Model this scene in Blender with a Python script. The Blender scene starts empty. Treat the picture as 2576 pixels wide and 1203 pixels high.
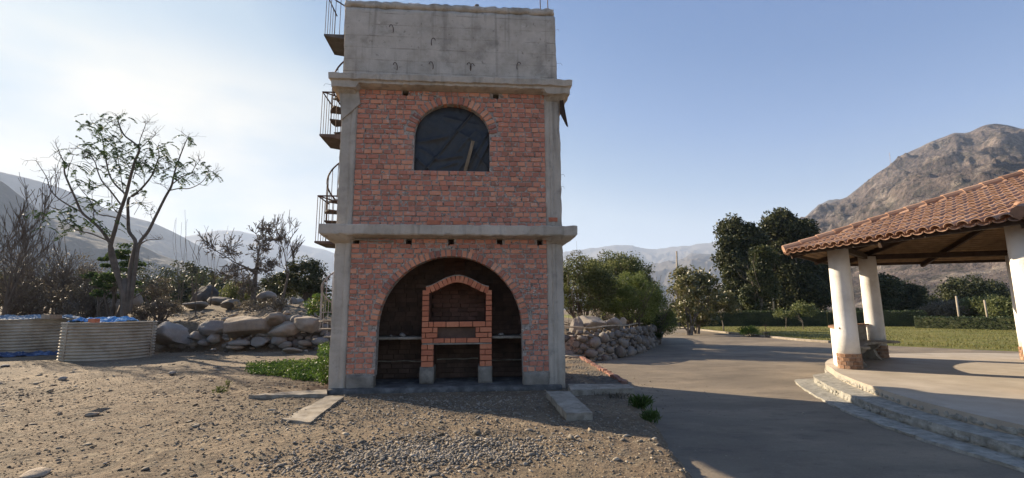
import bpy, bmesh, math, random
import numpy as np
from mathutils import Vector, Matrix, noise as mnoise
from mathutils.geometry import tessellate_polygon

random.seed(7); RNG = np.random.default_rng(7)
R = math.radians
sc = bpy.context.scene
COL = sc.collection

# ------------------------------------------------------------------ camera
FPX, CXP, CYP, HORIZ, ROLL, EYE = 1180.0, 1288.0, 601.5, 780.0, .0065, 1.6
PITCH = math.atan((HORIZ - CYP) / FPX)
FW = Vector((0, math.cos(PITCH), math.sin(PITCH)))
_up = Vector((0, -math.sin(PITCH), math.cos(PITCH))); _rt = Vector((1, 0, 0))
RT = _rt * math.cos(ROLL) - _up * math.sin(ROLL)
UP = _rt * math.sin(ROLL) + _up * math.cos(ROLL)
EYEP = Vector((0, 0, EYE))
cam_d = bpy.data.cameras.new('camera'); cam = bpy.data.objects.new('camera', cam_d); COL.objects.link(cam)
cam_d.sensor_width = 36; cam_d.lens = 36 * FPX / 2576; cam_d.clip_end = 60000; cam_d.clip_start = .05
m = Matrix((RT, UP, -FW)).transposed().to_4x4(); m.translation = EYEP; cam.matrix_world = m
sc.camera = cam
def ray(u, v): return FW * FPX + RT * (u - CXP) + UP * (CYP - v)
def G(u, v, z=0.0):
    d = ray(u, v); return EYEP + d * ((z - EYE) / d.z)
def D(u, v, Y):
    d = ray(u, v); return EYEP + d * (Y / d.y)

# ------------------------------------------------------------------ light
SKY_GAIN = .15 * 2 ** 1.7          # background strength times exposure
SUN_EL, SUN_AZ = R(24), R(-56)          # azimuth measured from +Y towards +X
w = bpy.data.worlds.new('World'); sc.world = w; w.use_nodes = True
wn, wl = w.node_tree.nodes, w.node_tree.links
wn.clear()
out = wn.new('ShaderNodeOutputWorld'); bg = wn.new('ShaderNodeBackground')
sky = wn.new('ShaderNodeTexSky'); sky.sky_type = 'NISHITA'; sky.sun_disc = False
sky.sun_elevation = SUN_EL; sky.sun_rotation = SUN_AZ; sky.altitude = 600
sky.air_density = 1.0; sky.dust_density = .6; sky.ozone_density = 2.0
bg.inputs['Strength'].default_value = .15
tc = wn.new('ShaderNodeTexCoord'); mp = wn.new('ShaderNodeMapping'); mp.inputs['Scale'].default_value = (1.0, 1.0, 2.6)
ns = wn.new('ShaderNodeTexNoise'); ns.inputs['Scale'].default_value = 2.3; ns.inputs['Detail'].default_value = 7; ns.inputs['Roughness'].default_value = .5
rp = wn.new('ShaderNodeValToRGB'); rp.color_ramp.elements[0].position = .36; rp.color_ramp.elements[1].position = .56
sx = wn.new('ShaderNodeSeparateXYZ')
hz = wn.new('ShaderNodeMapRange'); hz.inputs[1].default_value = .50; hz.inputs[2].default_value = .34; hz.inputs[3].default_value = 0; hz.inputs[4].default_value = 1; hz.interpolation_type = 'SMOOTHSTEP'
dt = wn.new('ShaderNodeVectorMath'); dt.operation = 'DOT_PRODUCT'
dt.inputs[1].default_value = (math.sin(SUN_AZ), math.cos(SUN_AZ), 0.25)
az = wn.new('ShaderNodeMapRange'); az.inputs[1].default_value = .74; az.inputs[2].default_value = .98; az.interpolation_type = 'SMOOTHSTEP'
m1 = wn.new('ShaderNodeMath'); m1.operation = 'MULTIPLY'; m2 = wn.new('ShaderNodeMath'); m2.operation = 'MULTIPLY'
mx = wn.new('ShaderNodeMixRGB'); mx.inputs[2].default_value = (2.1, 2.0, 1.78, 1)
wl.new(tc.outputs['Generated'], mp.inputs[0]); wl.new(mp.outputs[0], ns.inputs['Vector'])
wl.new(ns.outputs['Fac'], rp.inputs[0]); wl.new(tc.outputs['Generated'], sx.inputs[0]); wl.new(sx.outputs['Z'], hz.inputs[0])
wl.new(tc.outputs['Generated'], dt.inputs[0]); wl.new(dt.outputs['Value'], az.inputs[0])
wl.new(rp.outputs[0], m1.inputs[0]); wl.new(hz.outputs[0], m1.inputs[1])
wl.new(m1.outputs[0], m2.inputs[0]); wl.new(az.outputs[0], m2.inputs[1])
# the physical sky's brightness, graded through a soft shoulder so its sun side stays pale blue instead of clipping
lum = wn.new('ShaderNodeVectorMath'); lum.operation = 'DOT_PRODUCT'; lum.inputs[1].default_value = (.2126 / 12, .7152 / 12, .0722 / 12); wl.new(sky.outputs[0], lum.inputs[0])
gr = wn.new('ShaderNodeValToRGB'); ge = gr.color_ramp.elements
GRADE = [(1.2, (74, 116, 176)), (1.65, (88, 130, 186)), (2.1, (114, 151, 202)), (2.8, (147, 177, 210)), (3.5, (184, 204, 222)), (5, (196, 214, 229)), (7, (200, 219, 232)), (9, (204, 222, 235)), (12, (214, 222, 226))]
def set_ramp(ramp_, stops):
    e_ = ramp_.elements; e_[0].position = stops[0][0]; e_[0].color = (*stops[0][1], 1); e_[1].position = stops[-1][0]; e_[1].color = (*stops[-1][1], 1)
    for q_, c_ in stops[1:-1]: n_ = e_.new(q_); n_.color = (*c_, 1)
set_ramp(gr.color_ramp, [(l_ / 12, [(((q / 255 + .055) / 1.055) ** 2.4) / SKY_GAIN * 1.03 for q in c_]) for l_, c_ in GRADE])
wl.new(lum.outputs['Value'], gr.inputs[0])
wl.new(m2.outputs[0], mx.inputs[0]); wl.new(gr.outputs[0], mx.inputs[1]); wl.new(mx.outputs[0], bg.inputs[0]); wl.new(bg.outputs[0], out.inputs[0])

sd = bpy.data.lights.new('sun', 'SUN'); so = bpy.data.objects.new('sun', sd); COL.objects.link(so)
sd.energy = 4.5; sd.angle = R(.6); sd.color = (1.0, .82, .60)
SUND = Vector((math.sin(SUN_AZ) * math.cos(SUN_EL), math.cos(SUN_AZ) * math.cos(SUN_EL), math.sin(SUN_EL)))
so.rotation_euler = SUND.to_track_quat('Z', 'Y').to_euler()
sc.view_settings.view_transform = 'Standard'; sc.view_settings.look = 'None'; sc.view_settings.gamma = 1
sc.view_settings.use_curve_mapping = False; sc.view_settings.exposure = 1.7
sc.cycles.use_denoising = True
sc.cycles.max_bounces = 6; sc.cycles.volume_bounces = 1; sc.cycles.diffuse_bounces = 4; sc.cycles.transparent_max_bounces = 6
sc.cycles.volume_max_steps = 64

# ------------------------------------------------------------------ helpers
def tag(o, label=None, cat=None, group=None, kind=None):
    if label: o['label'] = label
    if cat: o['category'] = cat
    if group: o['group'] = group
    if kind: o['kind'] = kind
    return o
def empty(name, loc=(0, 0, 0), rz=0, parent=None):
    o = bpy.data.objects.new(name, None); COL.objects.link(o); o.location = loc; o.rotation_euler = (0, 0, rz)
    o.empty_display_size = .2
    if parent: o.parent = parent
    return o
def link(name, me, mat=None, parent=None):
    o = bpy.data.objects.new(name, me); COL.objects.link(o)
    if mat and not me.materials: me.materials.append(mat)
    if parent: o.parent = parent
    return o
class MB:
    def __init__(s): s.v = []; s.f = []
    def add(s, vs, fs):
        n = len(s.v); s.v += [tuple(p) for p in vs]; s.f += [tuple(i + n for i in f) for f in fs]
    def box(s, a, b, j=0.0):
        x0, y0, z0 = a; x1, y1, z1 = b
        vs = [(x, y, z) for z in (z0, z1) for y in (y0, y1) for x in (x0, x1)]
        if j: vs = [(x + random.uniform(-j, j), y + random.uniform(-j, j), z + random.uniform(-j, j)) for x, y, z in vs]
        s.add(vs, [(0, 2, 3, 1), (4, 5, 7, 6), (0, 1, 5, 4), (2, 6, 7, 3), (0, 4, 6, 2), (1, 3, 7, 5)])
    def beam(s, p, q, wd, ht, up=Vector((0, 0, 1))):
        p = Vector(p); q = Vector(q); d = (q - p).normalized(); sd_ = d.cross(up).normalized(); u2 = sd_.cross(d)
        vs = []
        for e in (p, q):
            for a, b in ((-1, -1), (1, -1), (1, 1), (-1, 1)): vs.append(e + sd_ * a * wd / 2 + u2 * b * ht / 2)
        s.add(vs, [(3, 2, 1, 0), (4, 5, 6, 7), (0, 1, 5, 4), (1, 2, 6, 5), (2, 3, 7, 6), (3, 0, 4, 7)])
    def tube(s, pts, rad, n=6, cap=True):
        pts = [Vector(p) for p in pts]; k = len(pts)
        if not hasattr(rad, '__len__'): rad = [rad] * k
        base = len(s.v); ref = Vector((.31, .17, .93)).normalized()
        for i, p in enumerate(pts):
            d = (pts[min(i + 1, k - 1)] - pts[max(i - 1, 0)])
            d = d.normalized() if d.length > 1e-9 else Vector((0, 0, 1))
            if abs(d.dot(ref)) > .97: a = d.cross(Vector((1, 0, 0))).normalized()
            else: a = d.cross(ref).normalized()
            b = d.cross(a)
            for j in range(n):
                t = 2 * math.pi * j / n
                s.v.append(tuple(p + (a * math.cos(t) + b * math.sin(t)) * rad[i]))
        for i in range(k - 1):
            for j in range(n):
                a0 = base + i * n + j; a1 = base + i * n + (j + 1) % n
                s.f.append((a0, a1, a1 + n, a0 + n))
        if cap:
            s.f.append(tuple(base + j for j in range(n))[::-1]); s.f.append(tuple(base + (k - 1) * n + j for j in range(n)))
    def lathe(s, prof, n=32, c=(0, 0), cap=True):
        base = len(s.v)
        for r, z in prof:
            for j in range(n):
                t = 2 * math.pi * j / n; s.v.append((c[0] + r * math.cos(t), c[1] + r * math.sin(t), z))
        for i in range(len(prof) - 1):
            for j in range(n):
                a0 = base + i * n + j; a1 = base + i * n + (j + 1) % n
                s.f.append((a0, a1, a1 + n, a0 + n))
        if cap:
            s.f.append(tuple(base + j for j in range(n))[::-1]); s.f.append(tuple(base + (len(prof) - 1) * n + j for j in range(n)))
    def prism(s, poly, y0, y1, holes=()):      # polygon in (x, z), extruded along y
        loops = [[Vector((p[0], p[1], 0)) for p in poly]] + [[Vector((p[0], p[1], 0)) for p in h] for h in holes]
        tri = tessellate_polygon(loops); flat = [p for l in loops for p in l]; n = len(flat)
        vs = [(p.x, y0, p.y) for p in flat] + [(p.x, y1, p.y) for p in flat]
        fs = [tuple(t) for t in tri] + [tuple(i + n for i in t)[::-1] for t in tri]
        st = 0
        for l in loops:
            k = len(l)
            for i in range(k):
                a, b = st + i, st + (i + 1) % k; fs.append((a, b, b + n, a + n))
            st += k
        s.add(vs, fs)
    def flat(s, poly, z0, z1):                  # polygon in (x, y), extruded along z
        loops = [[Vector((p[0], p[1], 0)) for p in poly]]
        tri = tessellate_polygon(loops); n = len(poly)
        vs = [(p[0], p[1], z0) for p in poly] + [(p[0], p[1], z1) for p in poly]
        fs = [tuple(t) for t in tri] + [tuple(i + n for i in t) for t in tri] + [(i, (i + 1) % n, (i + 1) % n + n, i + n) for i in range(n)]
        s.add(vs, fs)
    def mesh(s, name, mat=None, smooth=False):
        me = bpy.data.meshes.new(name); me.from_pydata(s.v, [], s.f)
        if mat: me.materials.append(mat)
        bm = bmesh.new(); bm.from_mesh(me); bmesh.ops.recalc_face_normals(bm, faces=bm.faces); bm.to_mesh(me); bm.free()
        if smooth:
            me.polygons.foreach_set('use_smooth', [True] * len(me.polygons))
        me.update(); return me
    def build(s, name, mat, parent=None, smooth=False): return link(name, s.mesh(name, mat, smooth), None, parent)

def np_mesh(name, verts, faces, mat, smooth=False):
    verts = np.asarray(verts, np.float32); faces = np.asarray(faces, np.int32); k = faces.shape[1]
    me = bpy.data.meshes.new(name); me.vertices.add(len(verts)); me.vertices.foreach_set('co', verts.ravel())
    me.loops.add(faces.size); me.loops.foreach_set('vertex_index', faces.ravel())
    me.polygons.add(len(faces)); me.polygons.foreach_set('loop_start', np.arange(0, faces.size, k, dtype=np.int32))
    if smooth: me.polygons.foreach_set('use_smooth', np.ones(len(faces), bool))
    me.update(calc_edges=True); me.validate(); me.materials.append(mat); return me
def fbm(x, y, octs=5, seed=0, gain=.5):
    out_ = np.zeros_like(x, float); a = 1.0; tot = 0
    for o in range(octs):
        xi = np.floor(x).astype(np.int64); yi = np.floor(y).astype(np.int64); fx = x - xi; fy = y - yi
        fx = fx * fx * (3 - 2 * fx); fy = fy * fy * (3 - 2 * fy)
        def hsh(i, j):
            n = (i * 374761393 + j * 668265263 + (seed + o) * 1442695041) & 0xffffffff
            n = ((n ^ (n >> 13)) * 1274126177) & 0xffffffff
            return ((n ^ (n >> 16)) & 0xffff) / 65535.0
        vv = (hsh(xi, yi) * (1 - fx) + hsh(xi + 1, yi) * fx) * (1 - fy) + (hsh(xi, yi + 1) * (1 - fx) + hsh(xi + 1, yi + 1) * fx) * fy
        out_ += a * (vv * 2 - 1); tot += a; a *= gain; x = x * 2.03 + 11.3; y = y * 2.03 + 5.7
    return out_ / tot
def sstep(x, a, b):
    t = np.clip((x - a) / (b - a), 0, 1); return t * t * (3 - 2 * t)

# ------------------------------------------------------------------ materials
def mat(name, ramp, scale=3.0, detail=6, rough=.9, bump=.3, bscale=20, island=0.0, stretch=(1, 1, 1), metallic=0, spots=None, fine=None, bdist=.02):
    """ramp: list of (pos, rgb) driven by world-space noise; island = weight of a random value per piece."""
    m_ = bpy.data.materials.new(name); m_.use_nodes = True; nt = m_.node_tree; N, L = nt.nodes, nt.links
    p = N['Principled BSDF']; p.inputs['Roughness'].default_value = rough; p.inputs['Metallic'].default_value = metallic
    p.inputs['Specular IOR Level'].default_value = .25
    geo = N.new('ShaderNodeNewGeometry'); mp_ = N.new('ShaderNodeMapping'); mp_.inputs['Scale'].default_value = stretch
    L.new(geo.outputs['Position'], mp_.inputs[0])
    n1 = N.new('ShaderNodeTexNoise'); n1.inputs['Scale'].default_value = scale; n1.inputs['Detail'].default_value = detail; n1.inputs['Roughness'].default_value = .62
    L.new(mp_.outputs[0], n1.inputs['Vector'])
    fac = n1.outputs['Fac']
    st = N.new('ShaderNodeMapRange'); st.inputs[1].default_value = .28; st.inputs[2].default_value = .72; L.new(fac, st.inputs[0]); fac = st.outputs[0]
    if island:
        oi = N.new('ShaderNodeObjectInfo'); ad = N.new('ShaderNodeMath'); ad.operation = 'ADD'; fr = N.new('ShaderNodeMath'); fr.operation = 'FRACT'
        L.new(oi.outputs['Random'], ad.inputs[0]); L.new(geo.outputs['Random Per Island'], ad.inputs[1]); L.new(ad.outputs[0], fr.inputs[0])
        mxn = N.new('ShaderNodeMix'); mxn.inputs[0].default_value = island; L.new(fac, mxn.inputs[2]); L.new(fr.outputs[0], mxn.inputs[3]); fac = mxn.outputs[0]
    cr = N.new('ShaderNodeValToRGB'); set_ramp(cr.color_ramp, ramp)
    L.new(fac, cr.inputs[0]); colr = cr.outputs[0]
    if spots:            # (rgb, scale, threshold low, high, strength)
        for (c, s_, lo, hi, k) in spots:
            n3 = N.new('ShaderNodeTexNoise'); n3.inputs['Scale'].default_value = s_; n3.inputs['Detail'].default_value = 8; n3.inputs['Roughness'].default_value = .65
            L.new(mp_.outputs[0], n3.inputs['Vector'])
            mr = N.new('ShaderNodeMapRange'); mr.inputs[1].default_value = lo; mr.inputs[2].default_value = hi; mr.inputs[4].default_value = k
            L.new(n3.outputs['Fac'], mr.inputs[0])
            mxc = N.new('ShaderNodeMixRGB'); mxc.inputs[2].default_value = (*c, 1); L.new(mr.outputs[0], mxc.inputs[0]); L.new(colr, mxc.inputs[1]); colr = mxc.outputs[0]
    L.new(colr, p.inputs['Base Color'])
    if bump:
        n2 = N.new('ShaderNodeTexNoise'); n2.inputs['Scale'].default_value = bscale; n2.inputs['Detail'].default_value = 8; n2.inputs['Roughness'].default_value = .65
        L.new(mp_.outputs[0], n2.inputs['Vector'])
        b = N.new('ShaderNodeBump'); b.inputs['Strength'].default_value = bump; b.inputs['Distance'].default_value = bdist
        L.new(n2.outputs['Fac'], b.inputs['Height']); L.new(b.outputs[0], p.inputs['Normal'])
    m_['fac'] = 0
    return m_
def leafmat(name, ramp, trans=.35, rough=.55, spec=.3):
    m_ = bpy.data.materials.new(name); m_.use_nodes = True; N, L = m_.node_tree.nodes, m_.node_tree.links
    p = N['Principled BSDF']; p.inputs['Roughness'].default_value = rough; p.inputs['Specular IOR Level'].default_value = spec
    geo = N.new('ShaderNodeNewGeometry'); cr = N.new('ShaderNodeValToRGB'); set_ramp(cr.color_ramp, ramp)
    n1 = N.new('ShaderNodeTexNoise'); n1.inputs['Scale'].default_value = .9; n1.inputs['Detail'].default_value = 3; L.new(geo.outputs['Position'], n1.inputs['Vector'])
    mr = N.new('ShaderNodeMapRange'); mr.inputs[1].default_value = .3; mr.inputs[2].default_value = .7; L.new(n1.outputs['Fac'], mr.inputs[0])
    mxn = N.new('ShaderNodeMix'); mxn.inputs[0].default_value = .55; L.new(mr.outputs[0], mxn.inputs[2]); L.new(geo.outputs['Random Per Island'], mxn.inputs[3])
    L.new(mxn.outputs[0], cr.inputs[0]); L.new(cr.outputs[0], p.inputs['Base Color'])
    t = N.new('ShaderNodeBsdfTranslucent'); mxs = N.new('ShaderNodeMixShader'); mxs.inputs[0].default_value = trans
    L.new(cr.outputs[0], t.inputs['Color'])
    L.new(p.outputs[0], mxs.inputs[1]); L.new(t.outputs[0], mxs.inputs[2]); L.new(mxs.outputs[0], N['Material Output'].inputs['Surface'])
    return m_
M = {}
M['dirt'] = mat('dirt', [(0, (.085, .063, .042)), (.4, (.148, .110, .073)), (.7, (.21, .158, .104)), (1, (.31, .24, .158))], .55, 9, .95, .9, 9, bdist=.06,
                spots=[((.15, .13, .095), 5, .48, .62, .6), ((.38, .31, .205), 11, .56, .64, .6), ((.07, .058, .042), 24, .56, .64, .7), ((.11, .088, .06), .3, .48, .60, .6), ((.36, .30, .21), 60, .60, .68, .6)])
M['bankdirt'] = M['dirt']
M['road'] = mat('road', [(0, (.115, .097, .075)), (.5, (.175, .147, .112)), (1, (.27, .222, .16))], .35, 9, .9, .7, 45, bdist=.012, stretch=(.7, 1.5, 1),
                spots=[((.27, .22, .16), .8, .50, .66, .65), ((.085, .072, .06), 2.2, .54, .66, .5), ((.26, .215, .165), 26, .58, .66, .5), ((.07, .06, .052), 60, .56, .66, .6)])
M['concrete'] = mat('concrete', [(0, (.29, .255, .205)), (.5, (.47, .41, .335)), (1, (.60, .53, .44))], 1.6, 9, .9, .6, 25, bdist=.012, stretch=(1, 1, 1.0),
                    spots=[((.16, .145, .125), 3.2, .54, .70, .6), ((.55, .51, .46), 9, .62, .72, .35)])
M['concrete_light'] = mat('concrete_light', [(0, (.22, .19, .15)), (.5, (.31, .275, .22)), (1, (.39, .35, .29))], 3.5, 9, .9, .6, 40, bdist=.01, spots=[((.16, .13, .095), 5, .48, .62, .65), ((.13, .11, .085), 22, .58, .66, .5)])
M['dirty_concrete'] = mat('dirty_concrete', [(0, (.15, .13, .105)), (.5, (.25, .22, .18)), (1, (.36, .32, .265))], 2.5, 9, .9, .6, 25, bdist=.012, spots=[((.09, .078, .064), 4, .5, .66, .6)])
M['shaded_concrete'] = mat('shaded_concrete', [(0, (.07, .06, .055)), (1, (.15, .135, .12))], 4, 6, .9, .4, 30)  # concrete darkened in its colour for the shade under the stair landings
M['shaded_rock'] = mat('shaded_rock', [(0, (.05, .047, .044)), (1, (.12, .11, .10))], 2, 8, .9, .6, 12, bdist=.04)  # darker copy of the rock, shade on the big back boulder painted in
M['mortar'] = mat('mortar', [(0, (.20, .17, .145)), (.5, (.40, .345, .295)), (1, (.56, .50, .43))], 10, 9, .95, .9, 40, bdist=.015, spots=[((.05, .04, .035), 26, .56, .62, .9)])  # dark spots put the shadow of joint pits into the mortar colour
M['brick'] = mat('brick', [(0, (.20, .12, .09)), (.08, (.36, .165, .11)), (.3, (.47, .19, .128)), (.6, (.57, .235, .152)), (.88, (.65, .295, .18)), (1, (.68, .38, .26))], 9, 6, .9, .5, 60, island=.78, bdist=.006,
                 spots=[((.48, .37, .31), 2.0, .57, .74, .45), ((.56, .48, .41), 16, .58, .65, .75), ((.18, .13, .11), 35, .62, .72, .5)])
def drips(m_):
    N, L = m_.node_tree.nodes, m_.node_tree.links; bc = N['Principled BSDF'].inputs['Base Color']; src_ = bc.links[0].from_socket
    g_ = N.new('ShaderNodeNewGeometry'); mp_ = N.new('ShaderNodeMapping'); mp_.inputs['Scale'].default_value = (7, 7, .35); n_ = N.new('ShaderNodeTexNoise'); n_.inputs['Scale'].default_value = 1; n_.inputs['Detail'].default_value = 5
    L.new(g_.outputs['Position'], mp_.inputs[0]); L.new(mp_.outputs[0], n_.inputs['Vector']); r_ = N.new('ShaderNodeMapRange'); r_.inputs[1].default_value = .55; r_.inputs[2].default_value = .70; r_.inputs[4].default_value = .42; L.new(n_.outputs['Fac'], r_.inputs[0])
    x_ = N.new('ShaderNodeMixRGB'); x_.inputs[2].default_value = (.14, .12, .095, 1); L.new(r_.outputs[0], x_.inputs[0]); L.new(src_, x_.inputs[1]); L.new(x_.outputs[0], bc)
drips(M['concrete'])
M['brick_arch'] = mat('brick_arch', [(0, (.16, .10, .09)), (.15, (.34, .14, .10)), (.5, (.52, .22, .14)), (.8, (.64, .29, .17)), (1, (.68, .37, .25))], 9, 6, .9, .5, 60, island=.8, bdist=.006, spots=[((.50, .43, .37), 16, .60, .68, .6)])
M['brick_clean'] = mat('brick_clean', [(0, (.42, .14, .08)), (.5, (.56, .20, .105)), (1, (.64, .27, .15))], 9, 6, .85, .3, 60, island=.7, bdist=.005, spots=[((.18, .12, .09), 12, .58, .7, .5)])
M['soot'] = mat('soot', [(0, (.05, .037, .03)), (.5, (.115, .075, .055)), (1, (.19, .12, .088))], 4, 7, .95, .5, 40, island=.4, bdist=.01)
M['soot_light'] = mat('soot_light', [(0, (.07, .042, .03)), (.5, (.14, .075, .052)), (1, (.21, .11, .08))], 4, 7, .95, .5, 40, island=.4, bdist=.01)
M['ash'] = mat('ash', [(0, (.05, .048, .045)), (.5, (.10, .096, .09)), (1, (.2, .19, .18))], 5, 8, .95, .6, 40, bdist=.01)
M['black_plastic'] = mat('black_plastic', [(0, (.008, .008, .008)), (1, (.022, .021, .020))], 3, 5, .46, .35, 5, bdist=.05)
M['wood'] = mat('wood', [(0, (.12, .085, .05)), (.5, (.22, .16, .10)), (1, (.32, .24, .16))], 14, 6, .8, .4, 60, stretch=(1, 1, .15), bdist=.004)
M['dark_wood'] = mat('dark_wood', [(0, (.025, .014, .009)), (1, (.06, .036, .022))], 8, 6, .7, .3, 40, bdist=.004)
M['board_ceiling'] = mat('board_ceiling', [(0, (.16, .10, .055)), (.5, (.24, .155, .085)), (1, (.33, .22, .13))], 5, 8, .8, .5, 60, bdist=.006)
M['rust'] = mat('rust', [(0, (.05, .03, .022)), (1, (.12, .075, .055))], 10, 5, .7, .2, 60, metallic=.3)
M['rail_white'] = mat('rail_white', [(0, (.30, .28, .26)), (1, (.48, .46, .43))], 10, 5, .6, .2, 60)
M['metal_tank'] = mat('metal_tank', [(0, (.26, .215, .155)), (.5, (.40, .345, .26)), (1, (.52, .46, .37))], 1.2, 8, .65, .2, 30, metallic=.15, spots=[((.20, .15, .10), 2, .52, .7, .6)])
M['blue_sheet'] = mat('blue_sheet', [(0, (.03, .12, .32)), (.45, (.08, .25, .50)), (.8, (.20, .40, .60)), (1, (.42, .54, .62))], 4, 6, .8, .5, 14, bdist=.03)
M['grey_sheet'] = mat('grey_sheet', [(0, (.09, .13, .18)), (.5, (.18, .25, .32)), (1, (.36, .42, .46))], 4, 6, .85, .5, 14, bdist=.03)
M['dark_blue'] = mat('dark_blue', [(0, (.02, .035, .08)), (.6, (.05, .08, .16)), (1, (.16, .24, .38))], 3, 6, .5, .5, 14, bdist=.03)
M['white_plaster'] = mat('white_plaster', [(0, (.60, .575, .53)), (.6, (.76, .74, .70)), (1, (.80, .785, .75))], 2, 7, .9, .6, 45, bdist=.01, spots=[((.50, .45, .38), 1.6, .58, .74, .5)])
M['stone_veneer'] = mat('stone_veneer', [(0, (.16, .09, .055)), (.5, (.27, .16, .10)), (1, (.40, .27, .18))], 9, 5, .8, .4, 50, island=.6)
M['rooftile'] = mat('rooftile', [(0, (.20, .118, .08)), (.5, (.32, .19, .128)), (1, (.42, .28, .20))], 12, 6, .85, .4, 70, island=.6, bdist=.005, spots=[((.22, .15, .11), 6, .55, .7, .6)])
M['floor'] = mat('terrace', [(0, (.30, .265, .215)), (.5, (.37, .325, .265)), (1, (.43, .385, .32))], 1.5, 9, .7, .15, 120, bdist=.003, spots=[((.24, .21, .17), .9, .5, .75, .4)])
M['step'] = mat('step_stone', [(0, (.17, .165, .14)), (.5, (.28, .27, .235)), (1, (.40, .385, .33))], 7, 8, .9, .8, 14, bdist=.03, spots=[((.10, .105, .09), 9, .55, .65, .6)])
M['rock'] = mat('rock', [(0, (.15, .135, .12)), (.5, (.25, .228, .20)), (1, (.37, .34, .30))], 1.8, 9, .9, .7, 12, island=.35, bdist=.04, spots=[((.28, .22, .15), 2.2, .52, .7, .5), ((.09, .085, .08), 20, .6, .7, .4)])
M['rock_tan'] = mat('rock_tan', [(0, (.20, .155, .11)), (.5, (.33, .265, .195)), (1, (.45, .38, .29))], 1.8, 9, .9, .7, 12, island=.3, bdist=.04, spots=[((.16, .145, .13), 3, .5, .7, .5)])
M['pebble'] = mat('pebble', [(0, (.12, .10, .08)), (.5, (.19, .16, .122)), (.85, (.28, .24, .18)), (1, (.42, .37, .29))], 3, 3, .9, .0, 10, island=.9)
M['crumb'] = mat('crumb', [(0, (.11, .085, .058)), (.5, (.20, .155, .105)), (.9, (.30, .24, .165)), (1, (.42, .36, .27))], 3, 3, .95, .0, 10, island=.9)
M['gravel'] = mat('gravel', [(0, (.10, .09, .075)), (.5, (.21, .185, .15)), (1, (.38, .335, .275))], 3, 3, .9, .0, 10, island=.9)
M['lawn'] = mat('lawn', [(0, (.085, .095, .022)), (.5, (.135, .14, .034)), (1, (.21, .18, .06))], .35, 9, .95, .7, 18, bdist=.05, stretch=(1, 2.5, 1), spots=[((.20, .155, .07), .5, .5, .7, .7), ((.05, .07, .02), 8, .55, .7, .5)])
M['grass'] = leafmat('grass', [(0, (.07, .08, .018)), (.5, (.14, .14, .035)), (1, (.24, .20, .08))], .3)
M['grass_green'] = leafmat('grass_green', [(0, (.03, .055, .012)), (.5, (.06, .10, .02)), (1, (.12, .15, .04))], .3)
M['mount'] = mat('mountain', [(0, (.065, .053, .052)), (.4, (.11, .09, .084)), (.7, (.165, .134, .120)), (1, (.24, .20, .175))], .014, 12, 1, 1.0, .05, bdist=22,
                 spots=[((.33, .285, .235), .022, .55, .63, .7), ((.04, .042, .036), .11, .48, .57, .65), ((.05, .044, .042), .035, .54, .62, .5)])
M['farmount'] = mat('far_mountain', [(0, (.04, .038, .036)), (.5, (.075, .068, .062)), (1, (.13, .115, .10))], .002, 10, 1, .6, .006, bdist=25)
M['hill'] = mat('hill', [(0, (.018, .02, .017)), (.5, (.036, .037, .032)), (1, (.065, .06, .052))], .006, 12, 1, 1.0, .04, bdist=5, spots=[((.02, .026, .018), .05, .5, .58, .8)])
M['bark'] = mat('bark', [(0, (.075, .06, .05)), (.5, (.14, .12, .10)), (1, (.22, .19, .165))], 6, 6, .9, .4, 30)
M['bark_pale'] = mat('bark_pale', [(0, (.20, .17, .14)), (1, (.36, .32, .27))], 6, 6, .9, .4, 30)
M['twig'] = mat('twig', [(0, (.08, .066, .054)), (1, (.17, .142, .116))], 3, 4, .95, 0, 10)
M['post'] = mat('post_wood', [(0, (.26, .22, .17)), (1, (.40, .35, .28))], 5, 6, .9, .3, 30)
M['lf_sparse'] = leafmat('leaf_sparse', [(0, (.025, .045, .018)), (.6, (.05, .085, .028)), (1, (.11, .16, .04))], .35)
M['lf_dry'] = leafmat('leaf_dry', [(0, (.07, .06, .046)), (.6, (.13, .112, .08)), (1, (.21, .18, .11))], .25)
M['lf_shrub'] = leafmat('leaf_shrub', [(0, (.05, .065, .024)), (.5, (.11, .13, .045)), (1, (.23, .24, .09))], .35)
M['lf_olive'] = leafmat('leaf_olive', [(0, (.022, .032, .013)), (.5, (.05, .062, .022)), (1, (.115, .115, .04))], .25)
M['lf_feather'] = leafmat('leaf_feather', [(0, (.055, .085, .022)), (.5, (.125, .165, .045)), (1, (.25, .27, .085))], .4)
M['lf_loquat'] = leafmat('leaf_broad', [(0, (.04, .05, .018)), (.5, (.11, .115, .04)), (.8, (.22, .19, .085)), (1, (.27, .22, .12))], .3, .4, .5)
M['lf_dark'] = leafmat('leaf_dark', [(0, (.018, .026, .012)), (.5, (.042, .052, .021)), (1, (.115, .115, .045))], .25)
M['lf_hedge'] = leafmat('leaf_hedge', [(0, (.014, .028, .010)), (.5, (.03, .05, .016)), (1, (.07, .10, .03))], .25)
M['lf_bright'] = leafmat('leaf_bright', [(0, (.03, .07, .012)), (.5, (.075, .14, .024)), (1, (.19, .24, .05))], .35)
M['antenna'] = mat('antenna', [(0, (.3, .3, .3)), (1, (.5, .4, .4))], 3, 2, .6, 0)
M['flower'] = mat('flower', [(0, (.6, .5, .05)), (1, (.75, .65, .1))], 3, 2, .8, 0)
M['wall_house'] = mat('house_wall', [(0, (.5, .5, .48)), (1, (.65, .64, .6))], 1, 2, .9, 0)
M['glass_dark'] = mat('dark_pane', [(0, (.03, .035, .04)), (1, (.05, .06, .07))], 1, 2, .2, 0)

for k_ in ('black_plastic',): M[k_].node_tree.nodes['Principled BSDF'].inputs['Specular IOR Level'].default_value = .6
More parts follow.
